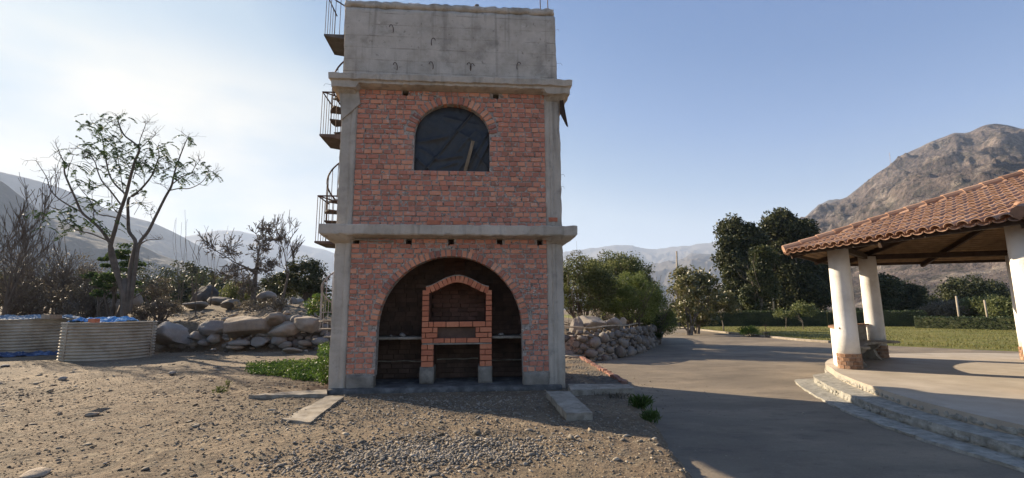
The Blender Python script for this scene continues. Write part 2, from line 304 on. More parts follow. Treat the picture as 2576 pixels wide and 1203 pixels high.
# ------------------------------------------------------------------ terrain height
BANK = [(-80, 26), (-20, 21.6), (-17, 21.2), (-14.5, 19.9), (-11, 19.5), (-7.5, 20.1), (-3.5, 20), (-.5, 17.6), (1.88, 17.0), (2.87, 16.65), (4.5, 18.6), (6.6, 22.6), (8.6, 27.5), (9.6, 40), (5, 60), (-10, 140), (-20, 400)]
EDGE = [(.2, -10), (.9, 1), (1.3, 3), (1.81, 5.07), (2.04, 7.04), (2.4, 9.5), (2.58, 11.36), (2.55, 14), (2.2, 16.9), (2.2, 400)]
def polydist(x, y, pl):        # signed distance: positive to the left of the travel direction
    best = np.full(x.shape, 1e9); sg = np.ones(x.shape)
    for (x0, y0), (x1, y1) in zip(pl[:-1], pl[1:]):
        dx, dy = x1 - x0, y1 - y0; l2 = dx * dx + dy * dy
        t = np.clip(((x - x0) * dx + (y - y0) * dy) / l2, 0, 1); px = x0 + t * dx - x; py = y0 + t * dy - y
        d = np.hypot(px, py); cr = dx * (y - y0) - dy * (x - x0); up = d < best - 1e-9
        best = np.where(up, d, best); sg = np.where(up, np.sign(cr), sg)
    return best * sg
def height(x, y, fine=True):
    x = np.asarray(x, float); y = np.asarray(y, float)
    e = polydist(x, y, EDGE) + .10 * fbm(x * 1.5, y * 1.5, 3, 3)
    h = -.32 + .32 * sstep(e, -.22, .16)
    b = polydist(x, y, BANK); left = sstep(x, -1.5, -5)
    h = h + sstep(b, .0, .9) * (.85 + .30 * left) + sstep(b, .8, 9) * (.35 + .55 * left) + np.clip(sstep(b, 0, 3), 0, 1) * .12 * fbm(x * .7, y * .7, 4, 9)
    far = sstep(y, 42, 130) * sstep(x, 10, -30); h = h - far * 9
    rng_ = np.hypot(x, y)
    far2 = sstep(rng_, 100, 900); h = h + far2 * 3 * fbm(x / 90, y / 90, 4, 5)
    if fine:
        near = sstep(rng_, 40, 12); dm = sstep(e, -.05, .1)
        amp = near * dm
        h = h + amp * (.045 * fbm(x * .8, y * .8, 3, 21) + .030 * fbm(x * 3.5, y * 3.5, 4, 33) + .016 * np.abs(fbm(x * 8 + y * 3, y * 8 - x * 3, 3, 61)))
        cl = np.clip(1 - np.abs(y - 8 + .1 * x) / 30, 0, 1); 
        twr = sstep(np.abs(x + 1.3), 3.0, 2.2) * sstep(np.abs(y - 10.6), 2.2, 1.2); h = np.where(dm > .5, h * (1 - twr) + twr * (-.02), h)
    return h
def HZ(x, y): return float(height(np.array([x]), np.array([y]))[0])
def axis(lo, hi, a, b, st, grow=1.09):
    c = list(np.arange(a, b, st)); s_ = st; q = a
    while q > lo: s_ *= grow; q -= s_; c.insert(0, q)
    s_ = st; q = c[-1]
    while q < hi: s_ *= grow; q += s_; c.append(q)
    return np.array(c)
ax = axis(-7000, 7000, -9.5, 3.4, .06, 1.055); ay = axis(-400, 9000, 3.2, 11.5, .06, 1.06)
X, Y = np.meshgrid(ax, ay); Z = height(X, Y)
nx, ny = len(ax), len(ay); idx = np.arange(nx * ny).reshape(ny, nx)
F4 = np.stack([idx[:-1, :-1], idx[:-1, 1:], idx[1:, 1:], idx[1:, :-1]], -1).reshape(-1, 4)
g = link('ground', np_mesh('ground', np.stack([X, Y, Z], -1).reshape(-1, 3), F4, M['dirt'], True)); tag(g, kind='structure')

# road sheet
rx = np.linspace(-1.5, 60, 124); ry = np.linspace(-25, 62, 176); X2, Y2 = np.meshgrid(rx, ry)
Z2 = -.15 + .018 * fbm(X2 * .35, Y2 * .35, 3, 77); 
i2 = np.arange(X2.size).reshape(X2.shape); f2 = np.stack([i2[:-1, :-1], i2[:-1, 1:], i2[1:, 1:], i2[1:, :-1]], -1).reshape(-1, 4)
tag(link('road', np_mesh('road', np.stack([X2, Y2, Z2], -1).reshape(-1, 3), f2, M['road'], True)), kind='structure')
# lawn
CURB = [(13.2, 62), (14.6, 49.5), (15.4, 41), (15.35, 33), (15.5, 29.2), (16.06, 24.21), (19.85, 18.68), (27, 12.5), (45, 2), (60, -8)]
def smooth_poly(pl, n=6):
    P = [Vector((p[0], p[1], 0)) for p in pl]; o = []
    for i in range(len(P) - 1):
        p0, p1, p2, p3 = P[max(i - 1, 0)], P[i], P[i + 1], P[min(i + 2, len(P) - 1)]
        for k in range(n):
            t = k / n
            q = .5 * ((2 * p1) + (p2 - p0) * t + (2 * p0 - 5 * p1 + 4 * p2 - p3) * t * t + (3 * p1 - p0 - 3 * p2 + p3) * t ** 3); o.append((q.x, q.y))
    o.append((P[-1].x, P[-1].y)); return o
curb = smooth_poly(CURB)
def curb_x(y):      # lawn starts right of this
    ys = np.array([p[1] for p in curb])[::-1]; xs = np.array([p[0] for p in curb])[::-1]; return np.interp(y, ys, xs)
ly = np.concatenate([np.linspace(-8, 62, 120), np.linspace(64, 160, 10)]); tt = np.concatenate([[0, .002, .004], np.linspace(.01, 1, 60)])
LX = curb_x(ly)[:, None] + tt[None, :] * 130; LY = np.repeat(ly[:, None], len(tt), 1)
LZ = -.125 + .05 * sstep(tt * 130, 0, 4)[None, :] + .05 * fbm(LX * .25, LY * .25, 3, 8); LZ[:, 0] = -.3
i2 = np.arange(LX.size).reshape(LX.shape); f2 = np.stack([i2[:-1, :-1], i2[:-1, 1:], i2[1:, 1:], i2[1:, :-1]], -1).reshape(-1, 4)
tag(link('lawn', np_mesh('lawn', np.stack([LX, LY, LZ], -1).reshape(-1, 3), f2, M['lawn'], True)), kind='structure')
mb = MB()
cu = [c for c in curb if 24 < c[1] < 60]
for (x0, y0), (x1, y1) in zip(cu[:-1], cu[1:]): mb.beam((x0 - .05, y0, -.11), (x1 - .05, y1, -.11), .22, .14)
tag(mb.build('kerb', M['concrete_light']), kind='structure')

# ------------------------------------------------------------------ rocks
def rock_mesh(name, sub=2, seed=0, ang=.35, mat_=None, planes=4, amp=.18):
    rr = random.Random(seed); bm = bmesh.new(); bmesh.ops.create_icosphere(bm, subdivisions=sub, radius=1)
    pl = []
    for i in range(planes):
        n = Vector((rr.gauss(0, 1), rr.gauss(0, 1), rr.gauss(0, 1))).normalized(); pl.append((n, rr.uniform(.72 - ang * .4, .92)))
    off = Vector((rr.uniform(0, 99), rr.uniform(0, 99), 0))
    for v in bm.verts:
        p = v.co.copy()
        for n, d in pl:
            k = p.dot(n)
            if k > d: p -= n * (k - d) * .93
        p *= 1 + amp * (mnoise.noise(p * 1.1 + off)) + amp * .35 * mnoise.noise(p * 3.1 + off)
        v.co = p
    me = bpy.data.meshes.new(name); bm.to_mesh(me); bm.free()
    me.polygons.foreach_set('use_smooth', [True] * len(me.polygons)); me.materials.append(mat_ or M['rock']); me.update()
    return me
ROCKS = [rock_mesh('stone_shape', 2, i, .3, M['rock'], 5) for i in range(7)]
ROCKS_T = [rock_mesh('stone_shape', 2, 50 + i, .3, M['rock_tan'], 5) for i in range(4)]
BIG = [rock_mesh('boulder_shape', 4, 20 + i, .75, M['rock'], 9, .20) for i in range(6)]
BIG_T = [rock_mesh('boulder_shape', 4, 70 + i, .85, M['rock_tan'], 9, .20) for i in range(4)]
def put_rock(me, name, loc, size, rz=None, parent=None, tilt=.25):
    o = link(name, me, None, parent); o.location = loc; o.scale = size
    o.rotation_euler = (random.uniform(-tilt, tilt), random.uniform(-tilt, tilt), random.uniform(0, 6.28) if rz is None else rz); return o

# ------------------------------------------------------------------ tower
A0 = G(825, 987, 0); B0 = G(1424, 975, 0)
TW = math.hypot(B0.x - A0.x, B0.y - A0.y); TANG = math.atan2(B0.y - A0.y, B0.x - A0.x); TD = 2.4
tower = empty('brick_tower', (A0.x, A0.y, 0), TANG)
tag(tower, 'tall unfinished brick and concrete tower with arched openings, standing centre', 'tower')
def T2W(x, y, z=0):
    c, s_ = math.cos(TANG), math.sin(TANG); return Vector((A0.x + x * c - y * s_, A0.y + x * s_ + y * c, z))
def TF(u, v, y=0.0):      # pixel -> tower facade plane (x, z) at local depth y
    d = ray(u, v); n = Vector((-math.sin(TANG), math.cos(TANG), 0)); t = ((Vector((A0.x, A0.y, 0)) - EYEP * 1).dot(n) + EYEP.z * 0 + y) / d.dot(n)
    p = EYEP + d * t - Vector((A0.x, A0.y, 0)); return p.x * math.cos(TANG) + p.y * math.sin(TANG), p.z
def rough_box(name, a, b, res, amp, mat_, parent, seed=0, fn=None, freq=5, edge=0.0):
    """box whose faces are subdivided and roughened"""
    mbx = MB(); dims = [max(1, int(round((b[i] - a[i]) / res))) for i in range(3)]; V = {}
    def vid(i, j, k):
        if (i, j, k) not in V:
            p = Vector((a[0] + (b[0] - a[0]) * i / dims[0], a[1] + (b[1] - a[1]) * j / dims[1], a[2] + (b[2] - a[2]) * k / dims[2]))
            e = (i in (0, dims[0])) + (j in (0, dims[1])) + (k in (0, dims[2]))
            q = p * freq + Vector((seed * 7.1, 3.3, 1.7))
            dsp = Vector((mnoise.noise(q), mnoise.noise(q + Vector((9, 1, 4))), mnoise.noise(q + Vector((3, 8, 2))))) * amp
            if e >= 2 and edge:
                c = Vector(((a[0] + b[0]) / 2, (a[1] + b[1]) / 2, (a[2] + b[2]) / 2)); sg = Vector([(-1 if p[t] > c[t] else 1) * (1 if (i, j, k)[t] in (0, dims[t]) else 0) for t in range(3)])
                dsp += sg * edge * (.5 + abs(mnoise.noise(q * 2.3)) * 2)
            if fn: p = fn(p)
            V[(i, j, k)] = len(mbx.v); mbx.v.append(tuple(p + dsp))
        return V[(i, j, k)]
    I, J, K = dims
    for i in range(I):
        for j in range(J):
            mbx.f.append((vid(i, j, 0), vid(i, j + 1, 0), vid(i + 1, j + 1, 0), vid(i + 1, j, 0))); mbx.f.append((vid(i, j, K), vid(i + 1, j, K), vid(i + 1, j + 1, K), vid(i, j + 1, K)))
    for i in range(I):
        for k in range(K):
            mbx.f.append((vid(i, 0, k), vid(i + 1, 0, k), vid(i + 1, 0, k + 1), vid(i, 0, k + 1))); mbx.f.append((vid(i, J, k), vid(i, J, k + 1), vid(i + 1, J, k + 1), vid(i + 1, J, k)))
    for j in range(J):
        for k in range(K):
            mbx.f.append((vid(0, j, k), vid(0, j, k + 1), vid(0, j + 1, k + 1), vid(0, j + 1, k))); mbx.f.append((vid(I, j, k), vid(I, j + 1, k), vid(I, j + 1, k + 1), vid(I, j, k + 1)))
    return mbx.build(name, mat_, parent, True)
W_ = TW
# board-marked concrete for the parapet
mc = mat('board_marked_concrete', [(0, (.33, .285, .23)), (.5, (.49, .43, .355)), (1, (.60, .53, .445))], 2.0, 9, .9, .7, 22, bdist=.012, stretch=(1, 1, 1),
         spots=[((.19, .17, .14), 1.2, .54, .66, .6), ((.66, .60, .52), 5, .63, .70, .55), ((.15, .13, .11), 9, .62, .70, .6)])
drips(mc)
N, L = mc.node_tree.nodes, mc.node_tree.links
wv = N.new('ShaderNodeTexWave'); wv.wave_type = 'BANDS'; wv.bands_direction = 'Z'; wv.wave_profile = 'SAW'; wv.inputs['Scale'].default_value = 1.1; wv.inputs['Distortion'].default_value = .8; wv.inputs['Detail'].default_value = 3; wv.inputs['Detail Scale'].default_value = .4
gp = N.new('ShaderNodeNewGeometry'); L.new(gp.outputs['Position'], wv.inputs['Vector'])
cr = N.new('ShaderNodeValToRGB'); cr.color_ramp.elements[0].position = 0; cr.color_ramp.elements[0].color = (0, 0, 0, 1); cr.color_ramp.elements[1].position = .09; cr.color_ramp.elements[1].color = (1, 1, 1, 1); L.new(wv.outputs['Fac'], cr.inputs[0])
bp = N.new('ShaderNodeBump'); bp.inputs['Strength'].default_value = .45; bp.inputs['Distance'].default_value = .008; L.new(cr.outputs[0], bp.inputs['Height'])
bc = N['Principled BSDF'].inputs['Base Color']; src_ = bc.links[0].from_socket; ml = N.new('ShaderNodeMixRGB'); ml.blend_type = 'MULTIPLY'; ml.inputs[0].default_value = .55
nl = N.new('ShaderNodeTexNoise'); nl.inputs['Scale'].default_value = 2.5; nl.inputs['Detail'].default_value = 4; L.new(gp.outputs['Position'], nl.inputs['Vector'])
ma = N.new('ShaderNodeMapRange'); ma.inputs[1].default_value = .46; ma.inputs[2].default_value = .66; ma.inputs[4].default_value = .55; L.new(nl.outputs['Fac'], ma.inputs[0]); L.new(ma.outputs[0], ml.inputs[0])
L.new(src_, ml.inputs[1]); L.new(cr.outputs[0], ml.inputs[2]); L.new(ml.outputs[0], bc)
ob = [n for n in N if n.type == 'BUMP' and n != bp][0]; L.new(ob.outputs[0], bp.inputs['Normal']); L.new(bp.outputs[0], N['Principled BSDF'].inputs['Normal'])

ZC0, ZC1, ZU0, ZU1, ZT = 3.11, 3.36, 6.44, 6.68, 8.58
CL, CR = .33, 4.46          # brick field between the corner columns
def col_taper(x0, x1):
    return None
for (x0, x1) in ((0, CL), (CR, W_)):
    for (z0, z1) in ((-.15, ZC0 + .02), (ZC1 - .02, ZU0 + .02)):
        rough_box('concrete_column', (x0 - .01, -.02, z0), (x1, .32, z1), .09, .012, M['concrete'], tower, seed=int(x0 * 3 + z0), edge=.008)
        rough_box('concrete_column', (x0 - .01, TD - .3, z0), (x1, TD, z1), .2, .012, M['concrete'], tower, seed=5, edge=.008)
        # the narrow fin cast beside the column
    xs = x0 + .20 if x0 == 0 else x0 + .10
    for (z0, z1) in ((.0, ZC0), (ZC1, ZU0)):
        rough_box('column_fin', (xs, -.035, z0), (xs + (.12 if x0 == 0 else .1), 0, z1), .08, .012, M['concrete'], tower, seed=9 + int(z0), edge=.004)
# base blocks
rough_box('plinth', (CL, -.03, -.15), (.885, .28, .33), .08, .01, M['dirty_concrete'], tower, 2, edge=.008)
rough_box('plinth', (3.92, -.03, -.15), (CR, .28, .33), .08, .01, M['dirty_concrete'], tower, 3, edge=.008)
rough_box('floor_slab', (.02, -.16, -.2), (W_ - .1, TD - .02, .075), .1, .016, M['ash'], tower, 4, edge=.012)
# cornices
def cornice(name, z0, z1, p, drop, seed):
    mb = MB(); loops = []
    prof = [(0, 0), (p * .5, .015), (p * .78, .035), (p * .80, .085), (p * .97, .105), (p, (z1 - z0) - .015), (p * .97, z1 - z0), (-.0, (z1 - z0) + .02)] if z0 > 5 else [(0, 0), (p * .5, .015), (p * .93, .035), (p, .06), (p * 1.01, (z1 - z0) - .015), (p * .97, z1 - z0), (-.0, (z1 - z0) + .02)]
    xsn = 90; ysn = 30
    for off, dz in prof:
        ring = []
        x0, x1, y0, y1 = -off * .85, W_ + off * .85, -off, TD + off
        for i in range(xsn): ring.append((x0 + (x1 - x0) * i / xsn, y0))
        for i in range(ysn): ring.append((x1, y0 + (y1 - y0) * i / ysn))
        for i in range(xsn): ring.append((x1 - (x1 - x0) * i / xsn, y1))
        for i in range(ysn): ring.append((x0, y1 - (y1 - y0) * i / ysn))
        L_ = []
        for (x, y) in ring:
            z = z0 + dz
            if off < p * .8 and dz < .05:
                k = 1 if (x < CL or x > CR) else 0; z -= drop * k * (1 if dz == 0 else .55)
            q = Vector((x * 9, y * 9, z * 9 + seed)); a = .016
            L_.append((x + a * mnoise.noise(q), y + a * mnoise.noise(q + Vector((5, 5, 5))), z + a * 1.3 * mnoise.noise(q + Vector((2, 9, 4)))))
        loops.append(L_)
    n = len(loops[0])
    for l in loops: mb.v += l
    for a in range(len(loops) - 1):
        for i in range(n): mb.f.append((a * n + i, a * n + (i + 1) % n, (a + 1) * n + (i + 1) % n, (a + 1) * n + i))
    mb.f.append(tuple(range(n))[::-1]); mb.f.append(tuple((len(loops) - 1) * n + i for i in range(n)))
    return mb.build(name, M['concrete'], tower, False)
cornice('cornice', ZC0, ZC1, .30, .12, 0); cornice('cornice', ZU0, ZU1, .29, .18, 40)
# parapet box
def ptop(p): return Vector((p.x + (-.05 if p.x < 1 else -.03) * (p.z - 6.7) / 1.9, p.y, p.z))
rough_box('parapet', (-.02, .0, ZU1 - .02), (W_ - .03, TD, ZT - .16), .09, .014, mc, tower, 6, fn=ptop, edge=.012)
rough_box('parapet_coping', (-.08, -.015, ZT - .16), (W_ - .07, TD + .01, ZT + .02), .07, .03, mc, tower, 8, freq=7, edge=.022)
# wall cores with arched openings (mortar), bricks stand proud of them
ACX, ACZ, AR = 2.41, 1.22, 1.50
arc = [(ACX + AR * math.cos(t), ACZ + (AR * 1.01) * math.sin(t)) for t in np.linspace(math.pi, 0, 40)]
holes_lo = [(.42, 3.035), (1.51, 3.035), (2.40, 3.035), (3.44, 3.035), (4.31, 3.035)]
holes_up = [(1.35, 6.38), (3.36, 6.38)]
mb = MB(); poly = [(CL - .02, .3), (ACX - AR, .3)] + arc + [(ACX + AR, .3), (CR + .02, .3), (CR + .02, ZC0 + .03)]
top = [(CR + .02, ZC0 + .03)]
poly = [(CL - .02, .3), (ACX - AR - .01, .3)] + arc + [(ACX + AR + .01, .3), (CR + .02, .3), (CR + .02, 2.97), (CL - .02, 2.97)]
mb.prism(poly, .005, .25)
hb = sorted([h[0] for h in holes_lo]); xs = [CL - .02] + [q for h in hb for q in (h - .062, h + .062)] + [CR + .02]
for i in range(0, len(xs), 2):
    if xs[i + 1] > xs[i]: mb.box((xs[i], .005, 2.971), (xs[i + 1], .25, ZC0 + .02))
wall_lo = mb.build('lower_wall', M['mortar'], tower)
WX0, WX1, WZ0, WZS, WZT = 1.57, 3.22, 4.61, 5.42, 6.15
wcx = (WX0 + WX1) / 2; warc = [(wcx + (WX1 - WX0) / 2 * math.cos(t), WZS + (WZT - WZS) * math.sin(t)) for t in np.linspace(0, math.pi, 30)]
mb = MB(); mb.prism([(CL - .02, ZC1 - .02), (CR + .02, ZC1 - .02), (CR + .02, 6.31), (CL - .02, 6.31)], .005, .25, [[(WX1, WZ0)] + warc + [(WX0, WZ0)]])
xs = [CL - .02] + [q for h in holes_up for q in (h[0] - .065, h[0] + .065)] + [CR + .02]
for i in range(0, len(xs), 2): mb.box((xs[i], .005, 6.311), (xs[i + 1], .25, ZU0 + .02))
wall_up = mb.build('upper_wall', M['mortar'], tower)
# brick generator
def unit_brick(seed):
    rr = random.Random(seed); mbb = MB(); mbb.box((-.5, -.5, -.5), (.5, .5, .5))
    mbb.v = [(x * (1 + rr.uniform(-.05, .01)), y * (1 + rr.uniform(-.02, .02)), z * (1 + rr.uniform(-.12, .01))) for x, y, z in mbb.v]
    me = mbb.mesh('brick', M['brick']); bm = bmesh.new(); bm.from_mesh(me)
    bmesh.ops.bevel(bm, geom=list(bm.edges), offset=.05, segments=1, affect='EDGES'); bm.to_mesh(me); bm.free(); return me
UB = [unit_brick(i) for i in range(8)]
def course(x0, x1, zc, blocked, stretchers=.3, off=0):
    """bricks of one course; blocked(xa, xb, z) -> True where there is none"""
    o = []; x = x0 + off
    while x < x1 - .03:
        w_ = random.uniform(.215, .25) if random.random() < stretchers else random.uniform(.12, .165)
        if x1 - (x + w_) < .07: w_ = x1 - x
        xe = min(x + w_, x1); o.append((x, xe)); x = xe + random.uniform(.012, .034)
    r = []
    for a, b in o:
        # trim against the opening
        n = 12; ok = [not blocked(a + (b - a) * (i + .5) / n, zc) for i in range(n)]
        if all(ok): r.append((a, b)); continue
        i = 0
        while i < n:
            if ok[i]:
                j = i
                while j + 1 < n and ok[j + 1]: j += 1
                if (j - i + 1) * (b - a) / n > .05: r.append((a + (b - a) * i / n + .004, a + (b - a) * (j + 1) / n - .004))
                i = j + 1
            else: i += 1
    return r
bricks = []       # (cx, cz, w, h, wall, depth)
RO = AR + .17
def blk_lo(x, z):
    for h in holes_lo:
        if abs(x - h[0]) < .075 and z > 2.96: return True
    if z < ACZ: return abs(x - ACX) < AR + .012
    return math.hypot(x - ACX, z - ACZ) < RO
def blk_up(x, z):
    for h in holes_up:
        if abs(x - h[0]) < .078 and z > 6.31: return True
    if WZ0 < z < WZS: return WX0 - .01 < x < WX1 + .01
    if z >= WZS: return math.hypot((x - wcx) / ((WX1 - WX0) / 2 + .2), (z - WZS) / (WZT - WZS + .2)) < 1
    return False
def wall_bricks(z0, z1, n, blk, wall, st):
    ch = (z1 - z0) / n
    for i in range(n):
        zc = z0 + ch * (i + .5)
        for a, b in course(CL + .005, CR - .005, zc, blk, st):
            bricks.append(((a + b) / 2, zc + random.uniform(-.004, .004), b - a, ch - random.uniform(.016, .032), wall, random.uniform(-.014, .003)))
wall_bricks(.335, ZC0 + .0, 26, blk_lo, wall_lo, .14)
wall_bricks(ZC1 + .0, ZU0 + .0, 27, blk_up, wall_up, .20)
bricks.sort(key=lambda b: -b[2] * b[3] * (1.15 if b[4] is wall_lo else 1))
def brick_obj(b, me=None):
    o = link('brick', me or random.choice(UB), None, b[4]); o.location = (b[0], .05 + b[5] - .004, b[1]); o.scale = (b[2], .11, b[3])
    o.rotation_euler = (0, R(random.uniform(-1, 1)), 0); return o
for b in bricks[:300]: brick_obj(b)
for wall in (wall_lo, wall_up):
    mb = MB()
    for b in bricks[300:]:
        if b[4] is wall: mb.box((b[0] - b[2] / 2, b[5] - .006, b[1] - b[3] / 2), (b[0] + b[2] / 2, .1, b[1] + b[3] / 2), .004)
    o = mb.build('bricks', M['brick'], wall); o['kind'] = 'stuff'
# arch bricks
UBA = []
for i in range(6):
    me = UB[i].copy(); me.materials.clear(); me.materials.append(M['brick_arch']); UBA.append(me)
def voussoirs(cx, cz, rx, rz, t0, t1, n, thick, wall, y0=-.020, dep=.24, name='arch_brick', mt=None, mesh_list=None):
    ts = np.linspace(t0, t1, n + 1)
    for i in range(n):
        t = (ts[i] + ts[i + 1]) / 2; px, pz = cx + rx * math.cos(t), cz + rz * math.sin(t)
        nrm = Vector((math.cos(t) / rx, 0, math.sin(t) / rz)).normalized(); ang = math.atan2(nrm.z, nrm.x)
        arcl = math.hypot(rx * math.sin(t), rz * math.cos(t)) * abs(ts[1] - ts[0])
        th = thick * random.uniform(.93, 1.05); c = Vector((px, 0, pz)) + nrm * (th / 2 + random.uniform(0, .006))
        o = link(name, random.choice(mesh_list or UBA), None, wall); o.location = (c.x, y0 + dep / 2 + random.uniform(-.006, .006), c.z)
        o.scale = (th, dep, arcl - random.uniform(.012, .02)); o.rotation_euler = (0, -ang, 0)
voussoirs(ACX, ACZ, AR - .006, AR * 1.01 - .006, math.pi * .985, math.pi * .015, 42, .155, wall_lo)
voussoirs(wcx, WZS, (WX1 - WX0) / 2 - .004, WZT - WZS - .004, math.pi * .98, math.pi * .02, 22, .185, wall_up)
# mortar smeared over the brick faces, thickest low on the right and along the top courses
def smears(wall, spots_, n, seed):
    rs_ = random.Random(seed); mb = MB()
    for _ in range(n):
        x0, z0, sx_, sz_ = rs_.choice(spots_); x = rs_.gauss(x0, sx_); z = rs_.gauss(z0, sz_)
        blk = blk_lo if wall is wall_lo else blk_up
        if not (CL < x < CR) or blk(x, z) or not ((.36 < z < 3.08) if wall is wall_lo else (3.4 < z < 6.4)): continue
        a = rs_.uniform(.012, .05); b = a * rs_.uniform(.3, .9); k = 9; y = -.017 + rs_.uniform(-.004, .006); v0 = len(mb.v)
        if rs_.random() < .3: a, b = b, a
        ring = [(x + a * math.cos(6.28 * i / k) * rs_.uniform(.55, 1.2), y + .008, z + b * math.sin(6.28 * i / k) * rs_.uniform(.55, 1.2)) for i in range(k)]
        mb.add(ring + [(x, y - .004, z)], [(i, (i + 1) % k, k) for i in range(k)])
    mb.build('mortar_smears', M['mortar'], wall)['kind'] = 'stuff'
smears(wall_lo, [(4.15, 1.6, .2, .6), (4.1, 1.2, .25, .4), (2.7, 2.85, .5, .06), (1.2, 2.6, .5, .3), (3.9, 2.4, .4, .35), (2.4, 1.7, 1.3, .9), (.6, 1.4, .2, .6)], 900, 3)
smears(wall_up, [(2.6, 3.9, 1.0, .25), (1.0, 3.8, .5, .3), (2.4, 4.8, 1.3, .9), (3.7, 4.2, .5, .4), (2.4, 6.35, .9, .05), (.8, 5.6, .4, .5)], 800, 4)
# side and back walls
for (nm, a, b) in (('side_wall', (.03, .32, .0), (.2, TD - .3, 3.1)), ('side_wall', (W_ - .2, .32, .0), (W_ - .03, TD - .3, 3.1)), ('side_wall', (.03, .32, 3.36), (.2, TD - .3, 6.45)), ('side_wall', (W_ - .2, .32, 3.36), (W_ - .03, TD - .3, 6.45)),
                   ('back_wall', (.33, TD - .2, 0), (W_ - .35, TD - .03, 3.1)), ('back_wall', (.33, TD - .2, 3.36), (W_ - .35, TD - .03, 6.45))):
    mb = MB(); mb.box(a, b); wall = mb.build(nm, M['mortar'], tower); mb = MB()
    horiz = (b[0] - a[0]) > 1; n = int((b[2] - a[2]) / .108)
    for i in range(n):
        z = a[2] + .108 * i; lo, hi = (a[0], b[0]) if horiz else (a[1], b[1]); x = lo + random.uniform(-.1, 0)
        while x < hi - .05:
            xe = min(x + .23, hi); xa = max(x, lo)
            if horiz: mb.box((xa, b[1] - .05, z + .008), (xe, b[1] + .012, z + .1), .003)
            elif a[0] < 1: mb.box((a[0] - .012, xa, z + .008), (a[0] + .05, xe, z + .1), .003)
            else: mb.box((b[0] - .05, xa, z + .008), (b[0] + .012, xe, z + .1), .003)
            x = xe + .015
    o = mb.build('bricks', M['brick'], wall); o['kind'] = 'stuff'
# sooty interior
YB = 1.15
mb = MB(); mb.box((.4, YB + .03, .05), (4.4, TD - .22, 3.05)); mb.box((.42, .3, .05), (.62, YB + .04, 3.05)); mb.box((4.2, .3, .05), (4.4, YB + .04, 3.05)); mb.box((.42, .26, 2.94), (4.4, YB + .04, 3.1))
inner = mb.build('inner_wall', M['soot'], tower); mb = MB()
for i in range(27):
    z = .1 + i * .106; x = .62 + random.uniform(-.2, 0)
    while x < 4.2:
        xe = min(x + .235, 4.2)
        if xe - max(x, .62) > .04: mb.box((max(x, .62), YB + random.uniform(-.008, .004), z), (xe, YB + .1, z + .092), .003)
        x = xe + .014
    for sx0, sx1 in ((.6, .63), (4.19, 4.22)):
        y = .3 + random.uniform(-.2, 0)
        while y < YB - .03:
            ye = min(y + .235, YB - .02); mb.box((sx0, max(y, .28), z), (sx1, ye, z + .092), .003); y = ye + .014
o = mb.build('sooty_bricks', M['soot'], inner); o['kind'] = 'stuff'
mb = MB()
for i in range(9):
    for j in range(2): mb.box((2.20 + j * .245, YB - .06 + random.uniform(-.004, .004), 2.1 + i * .106), (2.435 + j * .245, YB, 2.192 + i * .106), .003)
mb.build('flue_bricks', M['soot_light'], inner)['kind'] = 'stuff'
mb = MB()
for (xa, xb, zz) in ((.64, 1.80, .47), (3.32, 4.18, .46), (2.06, 3.0, .50)):
    pts = [(x, YB - .012, zz + .02 * mnoise.noise(Vector((x * 4, 0, zz)))) for x in np.linspace(xa, xb, 16)]; mb.tube(pts, [.010 + .005 * random.random() for _ in pts], 5)
mb.build('mortar_line', M['concrete_light'], inner)['kind'] = 'stuff'
rough_box('shelf', (.62, .45, .985), (1.80, YB, 1.035), .1, .008, M['concrete_light'], tower, 3)
rough_box('shelf', (3.29, .45, .985), (4.2, YB, 1.035), .1, .008, M['concrete_light'], tower, 3)
for (x, y, s_, lab) in ((1.1, .6, .035, 'small stone on the left sooty shelf inside the big arch'), (1.35, .6, .06, 'larger stone on the left sooty shelf, nearer the barbecue'), (3.5, .62, .045, 'stone on the right sooty shelf, nearer the barbecue'), (3.95, .6, .03, 'small stone at the outer end of the right sooty shelf')):
    pass; p = T2W(x, y, 1.04 + s_ * .6)
    tag(put_rock(random.choice(ROCKS), 'rubble_stone', p, (s_ * 1.6, s_, s_ * .8)), lab, 'stone', 'stones left on the shelves inside the arch')
# small chipped bits of the facade
P = lambda u, v, y=0: TF(u, v, y)
mb = MB(); mb.prism([P(855, 238), P(903, 226), P(908, 263), P(861, 303)], -.055, -.022); mb.build('corner_patch', M['concrete'], tower)
mb = MB(); q = [P(1406, 232), P(1412, 236), P(1428, 321), P(1424, 318), P(1408, 286)]; mb.prism(q, -.06, -.02); mb.build('hanging_board', M['dark_wood'], tower)
for (u, v, k) in ((990, 75, 1), (1090, 168, 1), (1183, 172, -1), (1300, 168, -1), (1000, 170, 1), (1085, 108, -1), (1185, 170, 1)):
    x, z = P(u, v); mb = MB(); pts = []
    for t in np.linspace(-.6, 2.6, 8): pts.append((x + k * .05 * math.cos(t) - k * .05, -.02 - .03 * math.sin(t * 1.1), z + .09 * math.sin(t) * (1 if t > 0 else 1.3)))
    mb.tube(pts, .008, 5); mb.build('rebar_hook', M['rust'], tower)
for (u, h_) in ((1360, 1.0), (1379, .9)):
    x, z = P(u, 20, .1); mb = MB(); mb.tube([(x, .12, ZT - .1), (x - .01, .12, ZT + h_ * .5), (x - .02, .13, ZT + h_)], .011, 6); mb.build('rebar', M['rust'], tower)
for (u, v, dx) in ((1404, 160, .10), (1414, 440, .06), (1414, 470, .05), (824, 212, -.08), (1402, 75, .04)):
    x, z = P(u, v); mb = MB(); mb.tube([(x - dx, .02, z), (x + dx * .6, .0, z + .01), (x + dx, 0, z - .04)], .004, 4); mb.build('tie_wire', M['rust'], tower)
put = put_rock(ROCKS[1], 'stone', T2W(P(1199, 12)[0], .1, ZT + .05), (.075, .06, .055)); tag(put, 'small dark stone sitting on the top edge of the concrete parapet', 'stone')
